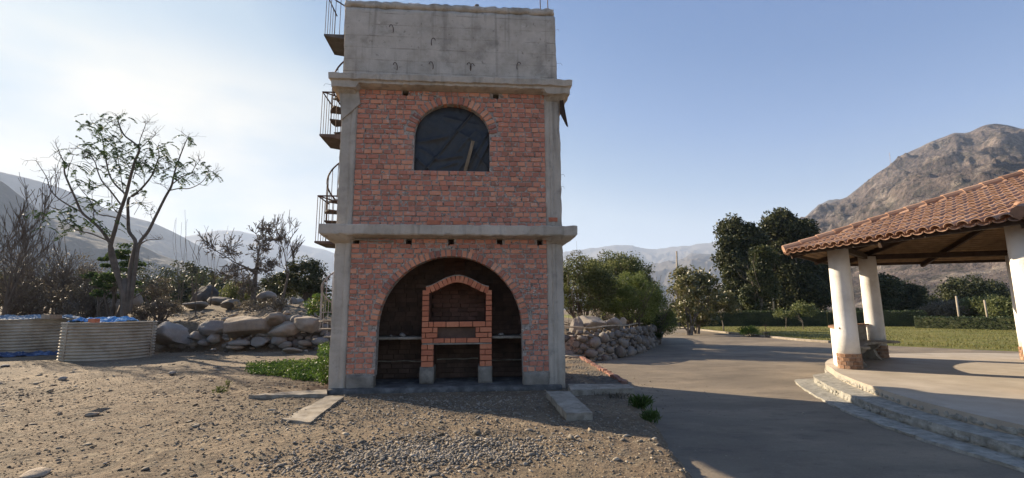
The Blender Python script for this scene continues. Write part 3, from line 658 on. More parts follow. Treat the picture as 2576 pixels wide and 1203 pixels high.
mb = MB()      # hollow brick ends visible near the arch crown
x, z = P(1198, 629)
for i in range(3): mb.tube([(x - .05 + i * .045, -.02, z), (x - .05 + i * .045, .03, z)], .014, 8)
mb.build('brick_cores', M['soot'], tower)
# long header under lower cornice, orange brick at the right
for (u0, u1, v0, v1) in ((1140, 1175, 557, 566), (1075, 1108, 555, 566), (1380, 1402, 548, 558)):
    (xa, za), (xb, zb) = P(u0, v1), P(u1, v0); mb = MB(); mb.box((xa, -.035, za), (xb, .05, zb), .004); mb.build('odd_brick', M['brick_clean'], tower)
# loose mortar lip under the lower cornice
mb = MB(); pts = [(P(u, v, -.06)) for u, v in ((850, 601), (880, 600), (905, 603), (930, 605), (990, 607))]
mb.tube([(p[0], -.05, p[1]) for p in pts], .018, 6); mb.build('mortar_lip', M['concrete_light'], tower)

# black sheet in the window
nxs, nzs = 110, 110
CRS = [(3.15, 5.5, 2.75, 4.75, .035, .030), (3.2, 5.3, 2.9, 4.65, .03, .024), (2.9, 5.6, 2.5, 5.1, .04, .020), (1.65, 5.3, 2.3, 5.45, .05, .022), (1.65, 4.9, 1.95, 4.62, .03, .02), (2.0, 4.9, 2.6, 5.0, .05, .022), (2.2, 5.9, 2.9, 5.75, .045, .016), (2.1, 4.7, 2.5, 4.85, .03, .018), (1.7, 5.15, 2.1, 4.9, .04, .018), (2.45, 5.6, 2.9, 5.35, .04, .018), (2.9, 5.1, 3.2, 4.7, .03, .02), (2.5, 4.65, 2.75, 4.95, .03, .016)]; vs = []; fs = []
for j in range(nzs + 1):
    for i in range(nxs + 1):
        x = WX0 - .05 + (WX1 - WX0 + .1) * i / nxs; z = WZ0 - .03 + (WZT - WZ0 + .08) * j / nzs
        fold = .030 * mnoise.noise(Vector((x * 1.6 + z * 1.0, z * .8 - x * .5, 3))) + .004 * mnoise.noise(Vector((x * 9, z * 9, 1)))
        for (xa_, za_, xb_, zb_, wd_, am_) in CRS:
            dx_, dz_ = xb_ - xa_, zb_ - za_; t_ = min(1, max(0, ((x - xa_) * dx_ + (z - za_) * dz_) / (dx_ * dx_ + dz_ * dz_))); ds_ = math.hypot(x - xa_ - t_ * dx_, z - za_ - t_ * dz_)
            fold += am_ * math.exp(-(ds_ / wd_) ** 1.3) * (1 - .6 * abs(t_ - .5))
        crease = .03 * math.exp(-((x - wcx + .1 - (z - 5.3) * .75) / .03) ** 2)
        vs.append((x, .15 - fold * 1.3 - crease, z))
for j in range(nzs):
    for i in range(nxs):
        a = j * (nxs + 1) + i; fs.append((a, a + 1, a + nxs + 2, a + nxs + 1))
me = bpy.data.meshes.new('sheet'); me.from_pydata(vs, [], fs); me.polygons.foreach_set('use_smooth', [True] * len(fs)); me.materials.append(M['black_plastic'])
o = link('plastic_sheet', me); o.location = tower.location; o.rotation_euler = tower.rotation_euler
tag(o, 'crumpled black plastic sheet covering the arched upper window', 'plastic sheet')
mb = MB(); a = P(1190, 353); b = P(1170, 430); mb.beam((a[0], .05, a[1]), (b[0], .03, b[1]), .07, .025, up=Vector((0, 1, 0)))
o = mb.build('wooden_plank', M['wood']); o.location = tower.location; o.rotation_euler = tower.rotation_euler
tag(o, 'short wooden plank leaning on the sill before the black sheet', 'plank')

# ------------------------------------------------------------------ barbecue
bbq = empty('barbecue', T2W(1.78, .35, .075), TANG); tag(bbq, 'orange brick barbecue with rounded hood standing inside the big arch', 'barbecue')
UBC = []
for i in range(4):
    me = UB[i].copy(); me.materials.clear(); me.materials.append(M['brick_clean']); UBC.append(me)
def bb(x0, x1, z0, z1, y0=0, dep=.12):
    o = link('brick', random.choice(UBC), None, bbq); o.location = ((x0 + x1) / 2 - 1.78, y0 + dep / 2, (z0 + z1) / 2 - .075); o.scale = (x1 - x0 - .009, dep, z1 - z0 - .009)
def row(z0, z1, edges):
    for a, b in zip(edges[:-1], edges[1:]): bb(a, b, z0, z1, random.uniform(-.004, .004))
xl0, xl1, xr0, xr1 = 1.78, 2.045, 3.02, 3.29
for i in range(4):
    z0 = .41 + i * .12
    if i % 2 == 0: row(z0, z0 + .12, [xl0, xl1]); row(z0, z0 + .12, [xr0, xr0 + .12, xr1])
    else: row(z0, z0 + .12, [xl0, xl1 - .13, xl1]); row(z0, z0 + .12, [xr0, xr1])
row(.905, 1.015, [xl0, 2.03, 2.27, 2.40, 2.50, 2.75, 3.02, xr1])
row(1.015, 1.125, [xl0, 1.87, 2.12]); row(1.015, 1.125, [2.93, 3.20, xr1])
row(1.125, 1.24, [xl0, 2.02, 2.12]); row(1.125, 1.24, [2.93, 3.02, xr1])
row(1.24, 1.365, [xl0, 1.93, 2.03, 2.30, 2.58, 2.87, 3.15, xr1])
for i in range(6):
    z0 = 1.365 + i * .112
    row(z0, z0 + .112, [xl0, 1.93]); row(z0, z0 + .112, [3.15, xr1])
# curved hood: outer and inner curves
def hood(t):     # t in 0..1 left to right, returns centre line and normal
    x = 1.86 + (3.215 - 1.86) * t; k = (1 - math.cos(2 * math.pi * min(max(t, 0), 1))) / 2
    return Vector((x, 0, 2.03 + .245 * k ** .8))
for i in range(15):
    t0, t1 = i / 15, (i + 1) / 15; p, q = hood(t0), hood(t1); c = (p + q) / 2; d = q - p; ang = math.atan2(d.z, d.x)
    o = link('hood_brick', random.choice(UBC), None, bbq); o.location = (c.x - 1.78, .06, c.z - .075); o.scale = (d.length - .006, .13, .15); o.rotation_euler = (0, -ang, 0)
mb = MB()
for i in range(30):
    t0, t1 = i / 30, (i + 1) / 30; p, q = hood(t0), hood(t1); mb.beam((p.x - 1.78, .38, p.z + .085 - .075), (q.x - 1.78, .38, q.z + .085 - .075), .76, .022)
mb.build('hood_coping', M['concrete_light'], bbq)
mb = MB()      # cheeks, hearth and shelf behind the facing
mb.box((.01, .115, .83), (.14, .79, 1.98)); mb.box((1.38, .115, .83), (1.50, .79, 1.98)); mb.box((.012, .115, 1.16), (1.498, .79, 1.285)); mb.box((.012, .115, .83), (1.498, .79, .93))
mb.box((.02, .115, .30), (.25, .79, .83)); mb.box((1.26, .115, .30), (1.49, .79, .83))
mb.build('firebox', M['soot_light'], bbq)
mb = MB(); mb.box((.02, -.02, .805), (1.495, .3, .833)); mb.build('lintel', M['concrete_light'], bbq)
for (a, b) in ((0, .27), (1.235, 1.51)): rough_box('concrete_foot', (a - .02, -.015, -.02), (b, .6, .335), .08, .008, M['dirty_concrete'], bbq, 3)
mb = MB(); mb.box((.33, .10, .935), (1.16, .16, 1.155)); mb.build('grill_plate', M['soot'], bbq)
mb = MB()
for i in range(9):
    for j in range(6):
        mb.box((.14 + j * .205 + (i % 2) * .05 + .004, .70, 1.29 + i * .1 + .004), (.14 + j * .205 + .2 + (i % 2) * .05, .785, 1.29 + i * .1 + .094), .003)
mb.build('firebox_bricks', M['soot_light'], bbq)['kind'] = 'stuff'

# ------------------------------------------------------------------ spiral staircase
stair = empty('spiral_staircase', T2W(-.25, 3.15, 0), TANG); tag(stair, 'metal and concrete spiral staircase rising behind the left side of the tower', 'staircase')
SR = .95; RISE = 2.9; PH0 = math.pi; ZL = 1.15
mb = MB(); mb.tube([(0, 0, -.1), (0, 0, 9.9)], .06, 12); mb.build('pole', M['rail_white'], stair)
nst = 13; zt = 9.2
def ang_at(z): return PH0 + (z - ZL) / RISE * 2 * math.pi
k = 0; z = .25; rail = []
lv = [3.4, 6.3, 9.2]
while z < zt:
    t = ang_at(z); dt_ = 2 * math.pi / nst
    mb = MB(); ws = [(.05 * math.cos(t - 1), .05 * math.sin(t - 1))] + [(SR * math.cos(t + s_), SR * math.sin(t + s_)) for s_ in np.linspace(-dt_ / 2 - .04, dt_ / 2 + .04, 4)] + [(.05 * math.cos(t + 1), .05 * math.sin(t + 1))]
    mb.flat(ws, z - .035, z); mb.build('step', M['concrete_light'] if z < 2.2 else M['shaded_concrete'], stair)
    for s_ in (-dt_ / 4, dt_ / 4):
        x, y = (SR - .02) * math.cos(t + s_), (SR - .02) * math.sin(t + s_); mb = MB(); mb.tube([(x, y, z - .03), (x, y, z + .9 + s_ / dt_ * RISE / nst)], .009, 5)
        mb.build('baluster', M['rail_white'] if z < 2.2 else M['rust'], stair)
    z += RISE / nst
for (za, zb, mt) in ((.25, 2.3, 'rail_white'), (2.3, zt, 'rust')):
    mb = MB(); zz = np.arange(za, zb + .01, .06); mb.tube([((SR - .02) * math.cos(ang_at(q)), (SR - .02) * math.sin(ang_at(q)), q + .92) for q in zz], .022, 6); mb.build('handrail', M[mt], stair)
for i, z in enumerate(lv):       # landings with straight rails
    mb = MB(); x0 = -.98 - .03 * i
    mb.add([(x0, -.75, z), (x0, .25, z), (.4, .25, z), (.4, -.75, z), (x0, -.75, z - .05), (x0, .25, z - .05), (.35, .25, z - .26 if i else z - .15), (.35, -.75, z - .26 if i else z - .15)],
           [(0, 1, 2, 3), (4, 7, 6, 5), (0, 3, 7, 4), (1, 5, 6, 2), (0, 4, 5, 1), (3, 2, 6, 7)])
    mb.build('landing', M['shaded_concrete'], stair)
    mb = MB(); mb.tube([(.3, -.73, z + 1.2), (x0 + .02, -.73, z + 1.2), (x0 + .02, .23, z + 1.2)], .02, 6); mb.build('handrail', M['rust'], stair)
    mb = MB(); mb.tube([(x0 + .03, -.73, z + 1.2), (.3, -.73, z + .35 if i == 2 else z + .8)], .018, 6); mb.build('handrail', M['rust'], stair)
    for j in range(7):
        x = x0 + .02 + j * .13; mb = MB(); mb.tube([(x, -.73, z), (x, -.73, z + 1.2)], .009, 5); mb.build('baluster', M['rust'], stair)
    for j in range(1, 5):
        y = -.73 + j * .2; mb = MB(); mb.tube([(x0 + .02, y, z), (x0 + .02, y, z + 1.2)], .009, 5); mb.build('baluster', M['rust'], stair)

# ------------------------------------------------------------------ concrete beams and planter
def slab_poly(name, pts, z0, z1, mat_, label, cat, rough=.008, seed=0):
    """four-cornered slab, roughened"""
    p0, p1, p2, p3 = [Vector((p[0], p[1], 0)) for p in pts]
    def fn(p): u_, v_ = p.x, p.y; q = p0 * (1 - u_) * (1 - v_) + p1 * u_ * (1 - v_) + p2 * u_ * v_ + p3 * (1 - u_) * v_; return Vector((q.x, q.y, p.z))
    mbx = rough_box.__wrapped__ if hasattr(rough_box, '__wrapped__') else rough_box
    nu, nv, nz = 14, 14, 4; V = {}; mb = MB()
    def vid(i, j, k):
        if (i, j, k) not in V:
            e = (i in (0, nu)) + (j in (0, nv)) + (k in (0, nz)); q = fn(Vector((i / nu, j / nv, z0 + (z1 - z0) * k / nz)))
            s_ = q * 7 + Vector((seed, 0, 0)); dsp = Vector((mnoise.noise(s_), mnoise.noise(s_ + Vector((4, 4, 4))), mnoise.noise(s_ + Vector((8, 1, 4))))) * rough * (1.6 if e > 1 else 1)
            V[(i, j, k)] = len(mb.v); mb.v.append(tuple(q + dsp))
        return V[(i, j, k)]
    for i in range(nu):
        for j in range(nv): mb.f.append((vid(i, j, nz), vid(i + 1, j, nz), vid(i + 1, j + 1, nz), vid(i, j + 1, nz))); mb.f.append((vid(i, j, 0), vid(i, j + 1, 0), vid(i + 1, j + 1, 0), vid(i + 1, j, 0)))
    for i in range(nu):
        for k in range(nz): mb.f.append((vid(i, 0, k), vid(i + 1, 0, k), vid(i + 1, 0, k + 1), vid(i, 0, k + 1))); mb.f.append((vid(i, nv, k), vid(i, nv, k + 1), vid(i + 1, nv, k + 1), vid(i + 1, nv, k)))
    for j in range(nv):
        for k in range(nz): mb.f.append((vid(0, j, k), vid(0, j, k + 1), vid(0, j + 1, k + 1), vid(0, j + 1, k))); mb.f.append((vid(nu, j, k), vid(nu, j + 1, k), vid(nu, j + 1, k + 1), vid(nu, j, k + 1)))
    o = mb.build(name, mat_, None, False); tag(o, label, cat); return o
pt = lambda l, z: [G(u, v, z) for u, v in l]
slab_poly('foundation_beam', pt([(1374, 984), (1432, 984), (1491, 1038), (1425, 1039.5)], .115), -.2, .115, M['concrete_light'], 'short thick concrete beam running out from the tower\'s right corner towards the viewer', 'concrete beam', .007, 1)
slab_poly('foundation_beam', pt([(1429, 966), (1580, 966), (1594, 976), (1436, 982)], .10), -.3, .10, M['concrete_light'], 'long concrete beam running right from the tower to the edge of the road', 'concrete beam', .009, 2)
slab_poly('foundation_beam', pt([(826, 997), (864, 1000), (780, 1064), (708, 1058)], .04), -.2, .055, M['concrete_light'], 'flat sunlit concrete strip slanting out from the tower\'s left corner', 'concrete strip', .010, 3)
slab_poly('foundation_beam', pt([(625, 996), (700, 988), (822, 981), (822, 993)], .04), -.2, .05, M['concrete_light'], 'thin low concrete strip running left from the tower across the dirt', 'concrete strip', .012, 4)
slab_poly('foundation_beam', pt([(1418, 893), (1462, 894), (1464, 898), (1418, 898)], .05), -.2, .07, M['concrete_light'], 'pale concrete strip closing the far end of the soil bed', 'concrete strip', .007, 5)
bed = empty('planting_bed', G(1500, 930, 0)); tag(bed, 'soil bed edged with red brick beside the right wall of the tower', 'planting bed')
c1, c2, c3, c4 = G(1460, 898, .04), G(1573, 964, .03), T2W(W_ + .0, -.05, 0), T2W(W_ + .0, 3.5, 0)
vs = []; fs = []; n = 36
for j in range(n + 1):
    for i in range(n + 1):
        a = i / n; b = j / n; l = c3.lerp(c4, b); r_ = c2.lerp(c1, b); p = l.lerp(r_, a)
        vs.append((p.x - bed.location.x, p.y - bed.location.y, .015 + .03 * mnoise.noise(p * 3) + .02 * mnoise.noise(p * 11)))
for j in range(n):
    for i in range(n): a = j * (n + 1) + i; fs.append((a, a + 1, a + n + 2, a + n + 1))
me = bpy.data.meshes.new('soil'); me.from_pydata(vs, [], fs)
link('soil', me, mat('soil', [(0, (.06, .052, .043)), (.5, (.10, .087, .07)), (1, (.16, .14, .11))], 3, 9, .95, .9, 20, bdist=.04), bed)
nb = 26; EDG = UB[3].copy(); EDG.materials.clear(); EDG.materials.append(mat('old_brick', [(0, (.13, .065, .05)), (.5, (.22, .10, .075)), (1, (.31, .16, .12))], 9, 6, .9, .6, 60, island=.6, bdist=.006, spots=[((.16, .13, .10), 6, .48, .62, .8)]))
for i in range(nb):
    t = (i + .5) / nb; p = c2.lerp(c1, t); d = (c1 - c2).normalized()
    o = link('edging_brick', EDG, None, bed); o.location = (p.x - bed.location.x + random.uniform(-.02, .02), p.y - bed.location.y, .02 + random.uniform(-.012, .012))
    o.scale = ((c1 - c2).length / nb - .02, .12, .10); o.rotation_euler = (random.uniform(-.1, .1), random.uniform(-.06, .06), math.atan2(d.y, d.x) + random.uniform(-.05, .05))

# ------------------------------------------------------------------ tanks
def tank(name, c, r, h, label):
    t = empty(name, (c[0], c[1], HZ(c[0], c[1]) - .02)); tag(t, label, 'water tank', 'corrugated round tanks')
    prof = []; nrib = 12
    for i in range(nrib * 8 + 1):
        z = h * i / (nrib * 8); prof.append((r + .020 * math.sin(2 * math.pi * i / 8), z))
    mb = MB(); mb.lathe(prof, 96, cap=False); mb.build('corrugated_wall', M['metal_tank'], t, True)
    mb = MB(); mb.lathe([(r + .03, h - .02), (r + .035, h + .015), (r - .02, h + .02), (r - .03, h - .03)], 96, cap=False); mb.build('rim', M['metal_tank'], t, True)
    for k in range(3):
        a = -1.9 + k * 2.1; mb = MB(); mb.box((math.cos(a) * r - .03, math.sin(a) * r - .03, .02), (math.cos(a) * r + .03, math.sin(a) * r + .03, h - .02)); mb.build('seam', M['metal_tank'], t)
    mb = MB(); mb.lathe([(r - .05, h - .12), (.01, h - .08)], 48, cap=False); mb.build('lid', M['concrete_light'], t)
    return t
def far_pt(u, Y): p = D(u, 780, Y); return (p.x, p.y)
pn = G(270, 906, 0); dr = Vector((pn.x, pn.y, 0)).normalized(); tk1 = Vector((pn.x, pn.y, 0)) + dr * 1.33
tank('water_tank', (tk1.x, tk1.y), 1.33, 1.27, 'nearer corrugated tank, half covered by bright blue plastic, beside the boulders')
pn = G(40, 896, 0); dr = Vector((pn.x, pn.y, 0)).normalized(); tk2 = Vector((pn.x, pn.y, 0)) + dr * 1.6
tank('water_tank', (tk2.x, tk2.y), 1.62, 1.36, 'farther corrugated tank cut off by the left edge, topped by grey plastic')
def sheet(name, c, rx_, ry_, z, mt, label, seed, amp=.10, rot=0, n=70, cat='plastic sheet'):
    vs = []; fs = []; ids = {}
    for j in range(n + 1):
        for i in range(n + 1):
            a, b = i / n * 2 - 1, j / n * 2 - 1
            x, y = a * rx_, b * ry_; e = max(abs(a), abs(b)); q = Vector((x * 1.5, y * 1.5, seed))
            x += .12 * mnoise.noise(q * 2) * rx_; y += .12 * mnoise.noise(q * 2 + Vector((5, 5, 5))) * ry_
            zz = amp * (.5 + abs(mnoise.noise(q * 1.4)) * 1.4 + .9 * abs(mnoise.noise(q * 4.1)) + .4 * mnoise.noise(q * 9)) * (1 - .85 * e ** 4)
            xr = x * math.cos(rot) - y * math.sin(rot); yr = x * math.sin(rot) + y * math.cos(rot)
            vs.append((xr, yr, zz))
    for j in range(n):
        for i in range(n):
            a_, b_ = (i + .5) / n * 2 - 1, (j + .5) / n * 2 - 1
            if (abs(a_) ** 3 + abs(b_) ** 3) > 1 + .5 * mnoise.noise(Vector((a_ * 3, b_ * 3, seed + 4))): continue
            k = j * (n + 1) + i; fs.append((k, k + 1, k + n + 2, k + n + 1))
    me = bpy.data.meshes.new(name); me.from_pydata(vs, [], fs); me.materials.append(M[mt]); o = link(name, me); o.location = (c[0], c[1], z); tag(o, label, cat); return o
h1 = HZ(tk1.x, tk1.y) + 1.27; h2 = HZ(tk2.x, tk2.y) + 1.36
sheet('plastic_sheet', (tk1.x - .35, tk1.y + .05), 1.0, 1.05, h1 - .02, 'blue_sheet', 'crumpled bright blue plastic heaped on the nearer corrugated tank', 3, .13, .7)
sheet('plastic_sheet', (tk2.x + .2, tk2.y), 1.5, 1.45, h2 - .01, 'grey_sheet', 'greyish blue plastic crumpled over the farther corrugated tank', 9, .10, .4)
p = G(75, 896, 0); sheet('plastic_sheet', (p.x, p.y - .0), 1.3, .35, .0, 'dark_blue', 'dark blue plastic sheet bunched on the dirt at the foot of the tanks', 15, .14, .72)
def tank_top(u, z, Y): q = D(u, 780, Y); return Vector((q.x, q.y, z))
for (u, v, nm, sz, mt, lab, ct) in ((236, 807, 'hollow_brick', (.30, .14, .12), 'brick_clean', 'hollow brick on the front rim of the nearer tank', 'brick'), (196, 804, 'board', (.50, .2, .05), 'wood', 'flat board bridging the gap between the two tanks', 'board'),
                                  (130, 797, 'board', (.36, .16, .09), 'concrete_light', 'pale block holding down the plastic on the farther tank', 'block')):
    z = h1 + .03 if u > 180 else h2 + .12; q = G(u, v + 4, z); mb = MB(); mb.box((-sz[0] / 2, -sz[1] / 2, 0), (sz[0] / 2, sz[1] / 2, sz[2]), .006)
    e_ = mb.build(nm, M[mt]); e_.location = (q.x, q.y, z - .01); e_.rotation_euler = (0, 0, .5 + u * .01)
    if nm == 'hollow_brick':
        mb2 = MB()
        for i in range(3):
            for j in range(2): mb2.box((-.10 + i * .08, -.078, .02 + j * .05), (-.05 + i * .08, -.0705, .055 + j * .05))
        mb2.build('brick_cores', M['soot'], e_)
    tag(e_, lab, ct)

# ------------------------------------------------------------------ boulders at the bank
CROP = lambda cx, cy: ((600 + cx / 3.007) / 1.5528, (1020 + cy / 3.007) / 1.5528)
big_list = [
 (245, 885, 400, 270, 0, 'rock', 'large smooth grey domed boulder just right of the nearer tank'),
 (1045, 775, 490, 320, 0, 'rock_tan', 'largest boulder of the bank, flat faced and tan, with a slanting top'),
 (710, 768, 235, 190, 0, 'rock', 'rounded brown boulder leaning against the left of the largest boulder'),
 (1385, 672, 230, 140, 0, 'rock_tan', 'rounded tan boulder at the upper right of the largest boulder'),
 (1525, 803, 355, 170, 0, 'rock_tan', 'long pale brown boulder under the rounded tan one, midway along the bank'),
 (1860, 728, 320, 190, 0, 'rock_tan', 'tan wedge shaped boulder right beside the foot of the spiral staircase'),
 (535, 888, 185, 105, 0, 'rock', 'small flat grey boulder touching the right side of the domed boulder'),
 (705, 912, 135, 110, 0, 'rock', 'small round grey boulder below the leaning brown one'),
 (1475, 930, 155, 95, 0, 'rock', 'egg shaped grey stone directly below the long pale brown boulder'),
 (1250, 952, 200, 95, 0, 'rock', 'low grey boulder under the right end of the largest boulder'),
 (1585, 680, 105, 78, 0, 'rock_tan', 'round ochre stone between two tan boulders on the bank top'),
 (1690, 690, 135, 98, 0, 'rock', 'grey oval boulder right of the round ochre stone'),
 (1640, 1052, 180, 62, 0, 'rock_tan', 'flat tan stone lying on the dirt in front of the bank, near the tower'),
]
def bank_y(x): 
    xs_ = [p[0] for p in BANK[:9]]; ys_ = [p[1] for p in BANK[:9]]; return float(np.interp(x, xs_, ys_))
def bank_rock(cx, cy, w_, h_, name, lab, mt, seed, parent=None):
    u, v = CROP(cx, cy); Yb = bank_y(D(u, v, 19.5).x)
    zc = D(u, v, Yb).z; Y = Yb - (.30 if w_ > 120 else .05) + max(0, zc) * .35 + (-.9 if cy > 1030 else 0)
    p = D(u, v, Y); k = Y / FPX / 3.007 / 1.5528; rx_ = w_ * k / 2 * (1.2 if w_ > 120 else 1.08); rz_ = h_ * k / 2 * (1.3 if w_ > 120 else 1.1); ry_ = max(min(rx_, rz_ * 1.5), rz_ * .8)
    pool = (BIG_T if mt == 'rock_tan' else BIG) if w_ > 170 and not parent else (ROCKS_T if mt == 'rock_tan' else ROCKS)
    o = link(name, pool[seed % len(pool)], None, parent); o.location = p - (parent.location if parent else Vector())
    o.scale = (rx_, ry_, rz_); o.rotation_euler = (random.uniform(-.15, .15), random.uniform(-.12, .12), random.choice((0, math.pi)) + random.uniform(-.3, .3) + (.35 if u < 700 else .2))
    if lab: tag(o, lab, 'boulder', 'boulders of the low bank')
    return p, rx_, rz_
placed = []
for i, (cx, cy, w_, h_, _, mt, lab) in enumerate(big_list): bank_rock(cx, cy, w_, h_, 'boulder', lab, mt, i); placed.append((cx, cy, w_, h_))
rub = empty('rubble_bank', (-10, 19.5, 0)); tag(rub, 'loose dark rubble stones packed between the big boulders of the bank', 'rubble')
small = [(1370, 915, 105, 75), (1010, 965, 215, 68), (590, 957, 125, 78), (480, 977, 105, 60), (1550, 987, 138, 68), (1665, 968, 88, 98), (1785, 965, 148, 62), (1960, 942, 175, 72), (1275, 865, 112, 78), (1310, 800, 95, 105), (1700, 860, 62, 72), (1600, 917, 82, 62),
         (970, 1015, 165, 42), (1390, 990, 85, 48), (70, 842, 105, 95), (1570, 610, 92, 46), (560, 800, 84, 44), (850, 682, 92, 42), (1490, 716, 84, 32), (1540, 655, 74, 54), (1880, 1000, 74, 44), (1870, 950, 60, 60), (690, 968, 60, 30), (1690, 735, 70, 40), (1160, 1025, 60, 24), (700, 1040, 60, 22), (330, 1020, 50, 20), (430, 870, 40, 36), (1790, 1058, 46, 32), (1740, 1005, 50, 30), (1980, 1010, 120, 40), (40, 900, 70, 60), (930, 640, 60, 30), (970, 630, 50, 24), (840, 860, 60, 60), (1120, 955, 60, 40), (1810, 905, 60, 40), (2010, 780, 90, 80)]
for i, (cx, cy, w_, h_) in enumerate(small): bank_rock(cx, cy, w_, h_, 'stone', None, 'rock' if i % 3 else 'rock_tan', i * 3 + 1, rub)
for i in range(150):
    cx = random.uniform(-40, 2080); cy = random.uniform(790, 1035); s_ = random.uniform(22, 60)
    bank_rock(cx, cy, s_ * 1.5, s_, 'stone', None, 'rock', i, rub)
back = [(590, 372, 340, 240, 33, 'dark', 'very large round boulder, coloured dark for shade, standing behind the bank among the bare stems'),
 (470, 452, 300, 115, 27, 'rock', 'low pale boulder before the very large dark round one'),
 (800, 442, 265, 125, 30, 'rock', 'rounded grey boulder right of the very large dark one'),
 (920, 488, 285, 112, 27, 'rock', 'greenish flat topped boulder in the middle of the back row'),
 (1325, 415, 275, 138, 30, 'rock', 'big rounded boulder under the round bare tree'),
 (1480, 470, 175, 92, 27, 'rock_tan', 'reddish jagged boulder right of the boulder under the bare tree'),
 (1690, 410, 135, 84, 33, 'rock', 'small grey boulder, highest of the back row at right'),
 (1640, 472, 112, 92, 28, 'rock', 'narrow upright grey boulder in the right back row'),
 (1790, 490, 112, 62, 26, 'rock', 'flat grey boulder near the yellow flowering creeper'),
 (1915, 420, 125, 62, 32, 'rock', 'half hidden boulder behind the yellow flowering creeper'),
 (120, 402, 245, 112, 27, 'rock', 'broad pale boulder right of the leafy tree\'s trunk'),
 (585, 492, 95, 36, 25, 'rock', 'little flat stone at the foot of the low pale boulder'),
 (20, 440, 95, 56, 24, 'rock', 'small pale boulder close to the leafy tree\'s trunk')]
for i, (cx, cy, w_, h_, Y, mt, lab) in enumerate(back):
    u, v = CROP(cx, cy); p = D(u, v, Y); k = Y / FPX / 3.007 / 1.5528; zb = D(u, CROP(cx, cy + h_ / 2)[1], Y).z; gz = HZ(p.x, p.y)
    Y2 = Y
    o = link('boulder', (BIG_T if mt == 'rock_tan' else BIG)[i % 4]); rz_ = h_ * k / 2 * 1.1; o.location = p
    if mt == 'dark': o.data = o.data.copy(); o.data.materials.clear(); o.data.materials.append(M['shaded_rock'])
    if zb > gz: o.location.z -= min(.5, zb - gz)
    o.scale = (w_ * k / 2 * 1.05, w_ * k / 2 * .8, rz_); o.rotation_euler = (0, random.uniform(-.1, .1), random.uniform(0, 6))
    tag(o, lab, 'boulder', 'boulders of the back row')
C1 = lambda x, y: ((x / 2.314) / 1.5528, (900 + y / 2.314) / 1.5528)
for i, (x, y, w_, h_, Y, lab) in enumerate([(905, 545, 230, 120, 27, 'pale ridged boulder left of the leafy tree\'s trunk, upper one'), (985, 615, 210, 140, 24, 'big pale rounded boulder just left of the leafy tree\'s trunk'), (1230, 585, 160, 66, 27, 'flat pale boulder just right of the leafy tree\'s trunk'), (660, 655, 190, 74, 25, 'low pale boulder among the dry scrub above the tanks')]):
    u, v = C1(x, y); p = D(u, v, Y); k = Y / FPX / 2.314 / 1.5528; o = link('boulder', BIG[(i + 2) % 6]); gz = HZ(p.x, p.y); rz_ = h_ * k / 2 * 1.1
    zb = p.z - rz_
    if zb > gz: rz_ += (zb - gz) / 2; p.z -= (zb - gz) / 2
    o.location = p; o.scale = (w_ * k / 2 * 1.05, w_ * k / 2 * .8, rz_); o.rotation_euler = (0, .1, i); tag(o, lab, 'boulder', 'boulders of the back row')
for (u, v, w_, h_, lab, mt) in ((158, 957, .20, .10, 'dark grey stone alone on the dirt below the nearer tank', 'rock'), (230, 1045, .22, .05, 'flat tan stone slab on the open dirt at left', 'rock_tan'), (432, 943, .22, .10, 'brown stone on the dirt right of the tank\'s shadow', 'rock'), (12, 923, .3, .08, 'flat dark stone near the left edge on the dirt', 'rock'),
                                (150, 1043, .1, .04, 'small pale stone left of the flat tan slab', 'rock_tan'), (90, 1196, .32, .06, 'half buried pale stone at the bottom left', 'rock_tan'), (270, 955, .1, .02, 'thin whitish flake below the tank', 'rock_tan'), (545, 1010, .07, .04, 'tiny tan stone by the small weed', 'rock_tan')):
    p = G(u, v, HZ(*G(u, v, 0).xy)); o = link('loose_stone', (ROCKS_T if mt == 'rock_tan' else ROCKS)[2]); o.location = p + Vector((0, 0, h_ * .35)); o.scale = (w_ / 2, w_ / 2 * .75, h_ / 2 + .01); o.rotation_euler = (0, 0, u); tag(o, lab, 'stone')

# ------------------------------------------------------------------ stone retaining wall
rw = empty('stone_retaining_wall', (2.9, 16.7, 0)); tag(rw, 'curved rubble stone retaining wall along the road behind the tower', 'stone wall')
WL = [(.6, 16.9), (1.88, 16.72), (2.87, 16.42), (4.4, 18.2), (5.3, 19.7), (6.5, 22.2), (7.6, 24.8), (8.5, 27.5), (8.9, 30)]
wl_ = smooth_poly(WL, 8); seg = [0]
for a, b in zip(wl_[:-1], wl_[1:]): seg.append(seg[-1] + math.hypot(b[0] - a[0], b[1] - a[1]))
def wall_at(s_):
    x = np.interp(s_, seg, [p[0] for p in wl_]); y = np.interp(s_, seg, [p[1] for p in wl_]); x2 = np.interp(s_ + .05, seg, [p[0] for p in wl_]); y2 = np.interp(s_ + .05, seg, [p[1] for p in wl_])
    d = Vector((x2 - x, y2 - y, 0)); d = d.normalized() if d.length > 1e-6 else Vector((0, 1, 0)); return Vector((x, y, 0)), d, Vector((d.y, -d.x, 0))
SLEN = seg[-1]; WH = .98
mb = MB(); ring = []
for s_ in np.linspace(0, SLEN, 90):
    p, d, n = wall_at(s_); h_ = WH - .15 + .05 * mnoise.noise(Vector((s_, 0, 0))) ; q = p - n * .1
    ring.append([q + Vector((0, 0, -.25)), q + Vector((0, 0, h_ - .12)) - n * .1, q + Vector((0, 0, h_ - .12)) - n * .55, q + Vector((0, 0, -.25)) - n * .55])
for r_ in ring: mb.v += [tuple(v - rw.location) for v in r_]
for i in range(len(ring) - 1):
    for j in range(4): a = i * 4 + j; b = i * 4 + (j + 1) % 4; mb.f.append((a, b, b + 4, a + 4))
mb.build('wall_core', M['mortar'], rw)
